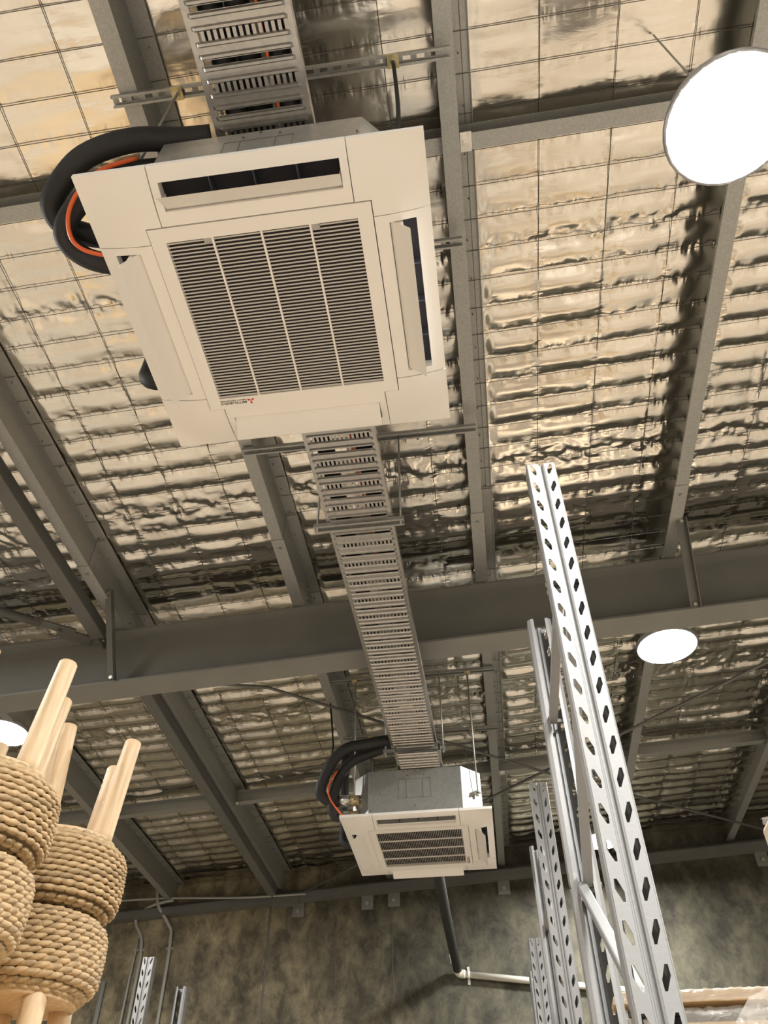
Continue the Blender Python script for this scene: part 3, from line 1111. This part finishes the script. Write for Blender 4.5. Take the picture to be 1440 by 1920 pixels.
# pipes at the far unit
solo('refrigerant_pipe', MB().tube(smooth_path([(-0.575, 4.70, 2.640), (-0.66, 4.70, 2.632), (-0.742, 4.70, 2.622), (-0.868, 4.71, 2.605), (-0.956, 4.73, 2.535), (-1.028, 4.77, 2.417), (-1.044, 4.80, 2.352), (-1.005, 4.835, 2.318), (-0.965, 4.855, 2.316), (-0.930, 4.862, 2.317)], 6), 0.035, 12), M['black'],
     'thick black insulated pipe looping left from tray to far unit, upper one', 'pipe')
solo('refrigerant_pipe', MB().tube(smooth_path([(-0.575, 4.775, 2.650), (-0.66, 4.782, 2.615), (-0.76, 4.785, 2.585), (-0.85, 4.79, 2.545), (-0.92, 4.805, 2.465), (-0.960, 4.83, 2.36), (-0.975, 4.85, 2.275), (-0.957, 4.875, 2.228), (-0.920, 4.884, 2.221)], 6), 0.032, 12), M['black'],
     'black insulated pipe looping inside the upper one, lower connection of far unit', 'pipe')
for z_, nm, y_ in ((2.317, 'upper', 4.867), (2.221, 'lower', 4.887)):
    o = thing('pipe_union', 'brass and foil taped pipe union at the far casing corner, %s' % nm, 'pipe fitting', (-0.8, y_, z_))
    part('foil_tape', MB().tube([(-0.928, y_ - 0.006, z_), (-0.862, y_, z_ + 0.001)], 0.037, 12), M['galv_bright'], o, 'crinkled silver tape')
    part('brass_sleeve', MB().tube([(-0.862, y_, z_ + 0.001), (-0.800, y_ + 0.004, z_ + 0.003)], 0.034, 12), M['brass'], o, 'dull brass sleeve')
rod('control_cable', smooth_path([(-0.93, 4.745, 2.47), (-0.985, 4.75, 2.37), (-0.975, 4.77, 2.30), (-0.93, 4.80, 2.235), (-0.895, 4.82, 2.195)], 5), 0.006, 'orange', 'orange cable strapped inside the far black pipe loop', 'cable')
rod('power_lead', [(-1.065, 5.0, 3.24), (-1.036, 5.0, 3.0), (-1.015, 5.0, 2.79), (-0.985, 4.80, 2.57)], 0.007, 'black', 'thin black lead hanging from the purlin to the far pipe loop', 'cable')
rod('drain_hose', smooth_path([(-0.852, 5.5, 2.30), (-0.93, 5.5, 2.302), (-0.99, 5.5, 2.306), (-1.014, 5.5, 2.34), (-1.012, 5.5, 2.43), (-1.014, 5.5, 2.70), (-1.016, 5.5, 2.93), (-0.99, 5.5, 2.99), (-0.80, 5.5, 3.0)], 6), 0.030, 'black', 'black drain hose rising vertically behind the far pipe loop', 'hose', None, 12)
# pipes at the near unit
solo('refrigerant_pipe', MB().tube(smooth_path([(-0.634, 0.81, 2.536), (-0.72, 0.800, 2.518), (-0.86, 0.770, 2.478), (-1.00, 0.785, 2.445), (-1.10, 0.845, 2.435), (-1.158, 0.905, 2.43), (-1.150, 0.965, 2.42), (-1.07, 1.005, 2.40), (-0.95, 1.02, 2.38), (-0.888, 1.025, 2.37)], 6), 0.036, 12), M['black'],
     'thick black insulated pipe curling around the near unit left corner, upper coil', 'pipe')
solo('refrigerant_pipe', MB().tube(smooth_path([(-0.634, 0.89, 2.524), (-0.74, 0.880, 2.512), (-0.885, 0.850, 2.44), (-1.00, 0.868, 2.37), (-1.09, 0.925, 2.345), (-1.115, 0.985, 2.33), (-1.06, 1.042, 2.31), (-0.95, 1.068, 2.288), (-0.888, 1.075, 2.28)], 6), 0.033, 12), M['black'],
     'black insulated pipe curling just below the upper coil, behind the near panel corner', 'pipe')
rod('control_cable', smooth_path([(-0.84, 0.800, 2.41), (-0.93, 0.80, 2.36), (-1.00, 0.83, 2.325), (-1.055, 0.885, 2.30), (-1.075, 0.95, 2.285), (-1.05, 0.99, 2.27), (-0.98, 1.01, 2.25), (-0.90, 1.02, 2.24)], 6), 0.007, 'orange', 'orange cable tucked in the near coil of black pipes', 'cable')
rod('drain_hose', smooth_path([(-0.887, 1.50, 2.285), (-0.94, 1.50, 2.285), (-1.00, 1.50, 2.288), (-1.032, 1.50, 2.32), (-1.034, 1.50, 2.40), (-1.034, 1.50, 2.9), (-1.01, 1.50, 3.0), (-0.9, 1.5, 3.02)], 6), 0.032, 'black', 'black drain hose elbow peeking out left of the near panel', 'hose', None, 12)

# drain run to the wall
rod('drain_pipe', smooth_path([(-0.40, 5.648, 2.27), (-0.385, 5.95, 2.235), (-0.40, 7.0, 2.285), (-0.402, 7.8, 2.275), (-0.400, 8.375, 2.262)], 5), 0.042, 'black', 'black insulated drain pipe dropping from far unit to the concrete wall', 'pipe', None, 12)
dp = thing('drain_pipe', 'white plastic drain pipe fixed horizontally along the concrete wall', 'pipe', (0.3, 8.40, 2.1))
part('elbow', MB().tube(smooth_path([(-0.400, 8.36, 2.258), (-0.398, 8.39, 2.245), (-0.375, 8.405, 2.232), (-0.33, 8.405, 2.225)], 4), 0.037, 12), M['pvc'], dp)
part('straight_pipe', MB().tube([(-0.36, 8.405, 2.228), (1.75, 8.405, 1.96)], 0.029, 12), M['pvc'], dp)
for cx in (-0.30, 0.62, 1.5):
    cz = 2.220 - (cx + 0.30) * 0.127
    cp = part('saddle_clip', MB().tube([(cx - 0.012, 8.405, cz + 0.002), (cx + 0.012, 8.405, cz - 0.002)], 0.033, 12).box(cx - 0.012, cx + 0.012, 8.436, 8.449, cz - 0.075, cz + 0.075), M['pvc'], dp)

# conduits on the left of the wall
for nm, pts, lab in (
        ('a', [(-3.62, 8.42, -1.55), (-3.60, 8.42, 1.919), (-3.609, 8.42, 2.60), (-3.70, 8.41, 2.80), (-3.712, 8.40, 2.87), (-3.62, 8.36, 2.945), (-3.473, 8.30, 2.975), (-3.30, 8.29, 3.0)], 'grey conduit on the wall that hooks left then right at its top'),
        ('b', [(-3.30, 8.42, -1.55), (-3.301, 8.42, 1.953), (-3.312, 8.42, 2.656), (-3.354, 8.40, 2.80), (-3.46, 8.30, 2.955), (-3.491, 8.28, 3.12)], 'grey conduit on the wall bending up left to the foil roof'),
        ('c', [(-3.70, 8.43, -1.55), (-3.675, 8.43, 1.942), (-3.662, 8.43, 2.681)], 'thin grey conduit that stops short, left of the hooked one')):
    o = thing('wall_conduit', lab, 'conduit', pts[0])
    part('conduit_pipe', MB().tube(smooth_path(pts, 6), 0.013 if nm == 'c' else 0.017, 8), M['conduit'], o)
    for zc in (2.58, 1.5):
        xc = pts[1][0] if zc < 2 else pts[2][0]
        part('saddle', MB().box(xc - 0.035, xc + 0.035, 8.433, 8.449, zc - 0.012, zc + 0.012), M['conduit'], o)
rod('wall_conduit', [(-3.93, 8.42, -1.55), (-3.93, 8.42, 2.30)], 0.025, 'conduit', 'wider grey pipe on the wall seen low behind the stools', 'conduit')

# long thin cable under the eaves
rod('eaves_cable', smooth_path([(-4.6, 8.285, 3.0), (-3.5, 8.285, 3.02), (-2.6, 8.285, 2.985), (-1.9, 8.29, 2.99)], 5), 0.012, 'conduit', 'grey cable sagging along the eaves above the left conduits', 'cable')

# ------------------------------------------------------------------ lamps
def lamp(x, y, z, label):
    o = thing('high_bay_lamp', label, 'lamp', (x, y, z), 'round high-bay lamps')
    part('lens', MB().add([(x + LAMP_R * math.cos(2 * math.pi * k / 32), y + LAMP_R * math.sin(2 * math.pi * k / 32), z) for k in range(32)], [tuple(range(32))[::-1]]), M['lens'], o, 'glowing white lens')
    hs = MB().lathe([(LAMP_R, 0.001), (LAMP_R + 0.008, -0.003), (LAMP_R + 0.011, 0.01), (LAMP_R + 0.002, 0.035), (0.13, 0.07), (0.12, 0.13), (0.03, 0.14), (0.0, 0.14)], 32, (x, y, z))
    part('housing', hs, M['housing'], o)
    for k in range(12):
        a = 2 * math.pi * k / 12
        c_, s_ = math.cos(a), math.sin(a)
        part('cooling_fin', MB().bar((x + 0.11 * c_, y + 0.11 * s_, z + 0.085), (x + 0.15 * c_, y + 0.15 * s_, z + 0.085), 0.004, 0.07), M['housing'], o)
    part('suspension', MB().tube([(x, y, z + 0.13), (x, y, 3.38 + SL * x)], 0.0035, 6), M['galv'], o)


lamp(0.925, 0.958, 2.49, 'huge glaring round lamp at the upper right, brightest in view')  # hung lower than the others so its disc fills the area of the glare
lamp(1.27, 4.41, 3.00, 'glowing round lamp hanging right of the white racking, past the rafter')
lamp(-3.48, 4.85, 3.00, 'round lamp at the left edge, beside the raised stool legs')
lamp(1.05, 7.42, 3.00, 'distant lamp glinting between the white rack posts near the wall')

# ------------------------------------------------------------------ pallet racking frames
UP_W, UP_D, PITCH = 0.094, 0.075, 0.084


def upright_mesh(length):
    """open section facing -y: two punched strips with a groove between; top at z=0, runs down"""
    m = MB()
    n = int(length / PITCH)
    hw = UP_W / 2
    strips = ((-hw, -0.0065), (0.0065, hw))
    for si, (xa, xb) in enumerate(strips):
        xa2, xb2 = (xa + 0.003, xb - 0.005) if si == 0 else (xa + 0.005, xb - 0.003)
        cx = (xa2 + xb2) / 2
        sg = 1 if si == 0 else -1
        hexa = [(-0.0085 * sg, 0.026), (0.0005 * sg, 0.026), (0.0100 * sg, 0.006), (0.0085 * sg, -0.026), (-0.0005 * sg, -0.026), (-0.0100 * sg, -0.006)]
        hexa = [(-0.0080, 0.024), (-0.0015, 0.024), (0.0095, -0.004), (0.0085, -0.024), (0.0030, -0.024), (-0.0095, 0.004)]
        if sg < 0:
            hexa = [(-x, z) for x, z in hexa][::-1]
            hexa = hexa[-2:] + hexa[:-2]
        for k in range(n):
            zc = -0.030 - k * PITCH
            zt = zc + PITCH / 2 if k else 0.0
            zb = zc - PITCH / 2
            hx = [(cx + x, zc + z) for x, z in hexa]
            # ring of outer points, going the same way as the hole: start at top left
            out = [(xa2, zt), (cx, zt), (xb2, zt), (xb2, zb), (cx, zb), (xa2, zb)]
            # order hole points by angle to match
            def key(p):
                return -math.atan2((p[1] - zc) / 0.5, p[0] - cx)
            hs = sorted(hx, key=key)
            os_ = sorted(out, key=key)
            v = [(x, 0, z) for x, z in os_] + [(x, 0, z) for x, z in hs]
            f = [(i, (i + 1) % 6, 6 + (i + 1) % 6, 6 + i) for i in range(6)]
            m.add(v, f)
    zb = -0.030 - (n - 1) * PITCH - PITCH / 2
    # plain bends along the whole length: (x, y) polylines
    for poly in ([(-hw + 0.003, 0), (-hw, 0.004), (-hw, UP_D - 0.012), (-hw + 0.012, UP_D), (-hw + 0.024, UP_D)],
                 [(-0.0065 - 0.005, 0), (-0.0075, 0.002), (-0.0045, 0.011), (0.0045, 0.011), (0.0075, 0.002), (0.0115, 0)],
                 [(hw - 0.024, UP_D), (hw - 0.012, UP_D), (hw, UP_D - 0.012), (hw, 0.004), (hw - 0.003, 0)]):
        v = [(x, y, 0) for x, y in poly] + [(x, y, zb) for x, y in poly]
        q = len(poly)
        m.add(v, [(i, i + 1, q + i + 1, q + i) for i in range(q - 1)])
    me = m.mesh('upright', M['white_steel'])
    return me


UPR = upright_mesh(3.60)


def rack_frame(x, yf, yr, zt, label, group=None):
    o = thing('rack_frame', label, 'rack frame', (x, (yf + yr) / 2, -1.6))
    ox, oy, oz = ORG[o.name]
    for y_, rot in ((yf, 0), (yr, math.pi)):
        u = part('upright', UPR, None, o)
        u.location = (x - ox, y_ - oy, zt - oz)
        u.rotation_euler = (0, 0, rot)
        sd = u.modifiers.new('solid', 'SOLIDIFY')
        sd.thickness, sd.offset = 0.0022, 0
        part('foot_plate', MB().box(x - 0.06, x + 0.06, y_ - 0.03 if rot == 0 else y_ - 0.09, y_ + 0.09 if rot == 0 else y_ + 0.03, -1.6, -1.594), M['white_steel'], o)
    za = zt - 0.48
    fy, ry = yf + 0.052, yr - 0.052
    segs = [((fy, za), (ry, za + 0.02))]
    z_ = za - 0.03
    side = 0
    while z_ > -1.2:
        z2 = z_ - 0.54
        segs.append(((fy, z_), (ry, z2)) if side == 0 else ((ry, z_), (fy, z2)))
        z_ = z2
        side ^= 1
    for i, ((ya, z1), (yb, z2)) in enumerate(segs):
        m = MB()
        xo = x + (0.010 if i % 2 else -0.012)
        a, b = (xo, ya, z1), (xo, yb, z2)
        d = (Vector(b) - Vector(a)).normalized()
        nrm = Vector((1, 0, 0)).cross(d)
        m.bar(a, b, 0.030, 0.026, nrm)
        br = bevel(part('brace', m, M['white_steel'], o), 0.004, 2)
        for p in (a, b):
            part('bolt', MB().tube([(x - 0.052, p[1], p[2]), (x + 0.052, p[1], p[2])], 0.0075, 6, smooth=False), M['galv'], br)
    return o


rack_frame(0.297, 1.81, 2.74, 2.0, 'tall white pallet rack frame nearest the camera, punched with diamond holes')
rack_frame(0.299, 4.12, 5.03, 2.0, 'white pallet rack frame behind the nearest one, second in the row')
rack_frame(0.285, 6.70, 7.62, 2.0, 'white pallet rack frame nearest the wall, third in the right-hand row')
rack_frame(-2.80, 6.72, 7.63, 2.0, 'pallet rack frame standing left, right of the woven stools by the wall')

# ------------------------------------------------------------------ woven stools
def coil_mesh(r, dz, nb, seed):
    """one ring of slanted, overlapping braid lobes"""
    m = MB()
    rnd = random.Random(seed)
    L, hgt, th = 2 * math.pi * r / nb, dz, 0.013
    nu, nv = 8, 5
    for k in range(nb):
        a0 = 2 * math.pi * (k + rnd.uniform(-0.08, 0.08)) / nb
        sc = rnd.uniform(0.92, 1.1)
        tl = 0.24 + rnd.uniform(-0.08, 0.08)
        v, f = [], []
        for j in range(nv):
            ph = math.pi * (j + 0.0) / (nv - 1)
            for i in range(nu):
                t = 2 * math.pi * i / nu
                # lobe long axis u, across w, outwards q
                u = math.cos(ph) * L * 0.86 * sc
                w = math.sin(ph) * math.cos(t) * hgt * 0.50 * sc
                q = math.sin(ph) * math.sin(t) * th
                uu = u * math.cos(tl) - w * math.sin(tl)
                ww = u * math.sin(tl) * 0.8 + w * math.cos(tl)
                rr = r + q + 0.0085 * (u / L)
                a = a0 + uu / r
                v.append((rr * math.cos(a), rr * math.sin(a), ww))
        for j in range(nv - 1):
            for i in range(nu):
                i2 = (i + 1) % nu
                f.append((j * nu + i, j * nu + i2, (j + 1) * nu + i2, (j + 1) * nu + i))
        m.add(v, f, True)
    return m


SR, SH, LEG = 0.203, 0.205, 0.335
NROW = 12
coils = []
for j in range(NROW):
    t = (j + 0.5) / NROW
    zz = 0.006 + t * (SH - 0.012)
    e = abs(2 * t - 1)
    rr = SR - 0.013 - 0.036 * max(0, (e - 0.55) / 0.45) ** 2.2 - 0.006 * e
    coils.append((coil_mesh(rr, SH / NROW * 1.08, 36, j).mesh('braided_coil', M['weave']), zz))
inner = []
for j, (rr, zz) in enumerate(((0.150, 0.006), (0.150, SH - 0.011), (0.125, SH - 0.010), (0.098, SH - 0.010), (0.070, SH - 0.010), (0.043, SH - 0.010))):
    inner.append((coil_mesh(rr, 0.026, max(8, int(42 * rr / 0.19)), 40 + j), zz, j))


def leg_mesh(ax, ay):
    """leg from z=0 down to -LEG, splaying outward"""
    m = MB()
    pts, rr = [], []
    for i in range(9):
        t = i / 8
        pts.append((ax * (1 + 0.27 * t), ay * (1 + 0.27 * t), 0.012 - t * (LEG + 0.012)))
        rr.append(0.032 - 0.005 * t)
    d = Vector(pts[-1]) - Vector(pts[-2])
    d.normalize()
    e = Vector(pts[-1])
    pts += [tuple(e + d * 0.005), tuple(e + d * 0.008)]
    rr += [rr[-1] - 0.003, rr[-1] - 0.010]
    return m.tube(pts, rr, 16)


def stool(loc, rotz_, flip, label, nail=False):
    o = thing('woven_stool', label, 'stool', (0, 0, 0), 'woven stools stacked in pairs', local=True)
    for me, zz in coils:
        c = part('braided_coil', me, None, o)
        c.location = (0, 0, zz)
        c.rotation_euler = (0, 0, zz * 17)
    for mb_, zz, j in inner:
        # lay the lobes flat on top and underneath
        me = bpy.data.meshes.get('flat_coil_%d' % j)
        if me is None:
            q = MB()
            rr = math.hypot(mb_.v[0][0], mb_.v[0][1])
            base_r = (0.150, 0.150, 0.125, 0.098, 0.070, 0.043)[j]
            q.v = []
            for x, y, z in mb_.v:
                r_ = math.hypot(x, y)
                a = math.atan2(y, x)
                nr = base_r + z
                q.v.append((nr * math.cos(a), nr * math.sin(a), (r_ - base_r) * (1 if j else -1) * 0.8))
            q.f, q.sm = mb_.f, mb_.sm
            me = q.mesh('flat_coil_%d' % j, M['weave'])
        c = part('braided_coil', me, None, o)
        c.location = (0, 0, zz)
    part('core', MB().lathe([(0.0, 0.012), (0.165, 0.012), (0.183, 0.04), (0.186, SH - 0.04), (0.165, SH - 0.008), (0.0, SH - 0.008)], 32), M['weave_core'], o)
    part('base_board', MB().lathe([(0.0, -0.012), (0.150, -0.012), (0.152, -0.008), (0.152, 0.012), (0.0, 0.012)], 32), M['wood'], o)
    for k in range(4):
        a = math.pi / 4 + k * math.pi / 2
        lg = part('leg', leg_mesh(0.120 * math.cos(a), 0.120 * math.sin(a)), M['wood'], o)
        if nail and k == 0:
            e = 1.27 * 0.120
            part('glide_pin', MB().tube([(e * math.cos(a), e * math.sin(a), -LEG - 0.018), (e * math.cos(a), e * math.sin(a), -LEG - 0.006)], 0.0025, 6), M['galv_bright'], lg)
    o.location = (loc[0], loc[1], loc[2] + H)
    o.rotation_euler = (math.pi if flip else 0, 0, rotz_)
    return o


SZ = 0.592                                   # underside of the lower stools
ML, MLX = (-1.335, 1.880), (-1.312, 2.315)
stool((*MLX, SZ), R(2), False, 'lower woven stool of the right-hand pair, legs down and pale board showing')
stool((MLX[0] + 0.008, MLX[1], SZ + 2 * SH + 0.006), R(37), True, 'upside-down woven stool of the right-hand pair, two legs pointing up')
stool((*ML, SZ), R(8), False, 'lower woven stool of the left-hand pair, cut by the left edge')
stool((ML[0] + 0.01, ML[1] - 0.01, SZ + 2 * SH + 0.006), R(27), True, 'upside-down woven stool of the left-hand pair, long legs before the lamp', nail=True)
stool((-1.745, 2.34, SZ), R(30), False, 'lower woven stool of the hindmost pair, hidden behind the other two pairs')
stool((-1.735, 2.33, SZ + 2 * SH + 0.006), R(14), True, 'upside-down woven stool of the hindmost pair, leg tips showing behind')

# what the stools stand on, below the picture
sh = thing('storage_shelf', 'low wooden shelf carrying the stacked woven stools', 'shelf', (-1.5, 2.1, -1.6))
part('deck', MB().box(-2.5, -0.95, 1.55, 2.75, SZ - LEG - 0.008 - 0.06, SZ - LEG - 0.0135), M['board'], sh)
for x_ in (-2.45, -1.02):
    for y_ in (1.6, 2.58):
        part('leg', MB().box(x_, x_ + 0.06, y_, y_ + 0.06, -1.6, SZ - LEG - 0.068), M['white_steel'], sh)

# ------------------------------------------------------------------ wrapped goods at the lower right
def wrapped(name, mb, m, film_mb, label, cat, **kw):
    a = np.array(mb.v)
    o = thing(name, label, cat, ((a[:, 0].min() + a[:, 0].max()) / 2, (a[:, 1].min() + a[:, 1].max()) / 2, a[:, 2].min()), **kw)
    bevel(part('board', mb, M[m], o), 0.004)
    part('plastic_wrap', film_mb, M['film'], o, 'clear crinkled plastic wrap')
    return o


def crumple_sheet(xa, xb, ya, yb, z0, z1, nx, nz, amp, seed, top=0.0):
    """a wrinkled sheet that hangs in front of and over a board"""
    rnd = np.random.RandomState(seed)
    m = MB()
    v, f = [], []
    for j in range(nz + 1):
        for i in range(nx + 1):
            s_ = i / nx
            t = j / nz
            w = amp * (rnd.rand() - 0.3)
            if t < 0.6:
                y_, z_ = ya - abs(w), z0 + (z1 - z0) * t / 0.6 + w * 0.4
            else:
                y_, z_ = ya + (yb - ya) * (t - 0.6) / 0.4, z1 + abs(w) + top * math.sin(s_ * 5)
            v.append((xa + (xb - xa) * s_ + amp * 0.3 * rnd.rand(), y_, z_))
    for j in range(nz):
        for i in range(nx):
            f.append((j * (nx + 1) + i, j * (nx + 1) + i + 1, (j + 1) * (nx + 1) + i + 1, (j + 1) * (nx + 1) + i))
    return m.add(v, f, True)


wrapped('wrapped_board', MB().box(0.50, 1.62, 4.20, 4.80, 0.962, 1.012), 'board', crumple_sheet(0.48, 1.64, 4.192, 4.82, 0.962, 1.018, 60, 6, 0.014, 5), 'topmost plastic-wrapped wooden board behind the nearest rack frame', 'board')
wrapped('wrapped_board', MB().box(0.47, 1.55, 4.20, 4.80, 0.80, 0.885), 'board', crumple_sheet(0.45, 1.57, 4.180, 4.82, 0.802, 0.935, 44, 8, 0.022, 8, 0.004), 'lower wooden board under crumpled plastic, beneath the topmost board', 'board')
sp_ = thing('board_stand', 'rack shelf under the wrapped boards', 'shelf', (1.1, 4.5, -1.6))
part('deck', MB().box(0.42, 1.7, 4.16, 4.86, 0.74, 0.798), M['board'], sp_)
for x_ in (0.44, 1.62):
    for y_ in (4.2, 4.78):
        part('leg', MB().box(x_, x_ + 0.05, y_, y_ + 0.05, -1.6, 0.74), M['white_steel'], sp_)

# bag: a tall lumpy bundle in milky film
bag = thing('wrapped_bundle', 'milky plastic-wrapped bundle at the lower right corner', 'bundle', (1.12, 3.0, -1.6))


def lump(cx, cy, z0, z1, rx, ry, seed, nz=22, ns=36, amp=0.10):
    m = MB()
    v, f = [], []
    rnd = np.random.RandomState(seed)
    ph = rnd.rand(6) * 6.28
    for j in range(nz + 1):
        t = j / nz
        k_ = math.sqrt(max(0.0, 1 - max(0, (t - 0.72) / 0.28) ** 2.4))
        for i in range(ns):
            a = 2 * math.pi * i / ns
            w = 1 + amp * (math.sin(3 * a + 9 * t + ph[0]) * 0.5 + math.sin(7 * a - 6 * t + ph[1]) * 0.35 + math.sin(13 * a + 14 * t + ph[2]) * 0.2)
            v.append((cx + rx * k_ * w * math.cos(a), cy + ry * k_ * w * math.sin(a), z0 + (z1 - z0) * t + 0.02 * math.sin(5 * a + ph[3]) * (1 - t)))
    for j in range(nz):
        for i in range(ns):
            i2 = (i + 1) % ns
            f.append((j * ns + i, j * ns + i2, (j + 1) * ns + i2, (j + 1) * ns + i))
    f.append(tuple(nz * ns + i for i in range(ns)))
    f.append(tuple(range(ns))[::-1])
    return m.add(v, f, True)


part('contents', lump(1.10, 3.0, -1.58, 0.72, 0.44, 0.22, 5), M['board'], bag, 'brownish goods inside')
part('plastic_wrap', lump(1.10, 3.0, -1.60, 0.80, 0.55, 0.27, 9), M['film'], bag, 'milky wrinkled plastic wrap')

# tall carton whose corner peeks in at the right edge
ct = thing('wrapped_carton', 'corner of a tall pale carton at the right edge', 'carton', (1.40, 3.44, -1.6))
bevel(part('carton', MB().box(1.155, 1.65, 3.38, 3.50, -1.6, 1.425), M['board'], ct), 0.02)
part('torn_flap', MB().add([(1.140, 3.39, 1.43), (1.30, 3.375, 1.445), (1.28, 3.39, 1.36), (1.138, 3.40, 1.405), (1.142, 3.43, 1.438), (1.30, 3.43, 1.45)],
                          [(0, 1, 2, 3), (0, 4, 5, 1)]), M['film'], ct)
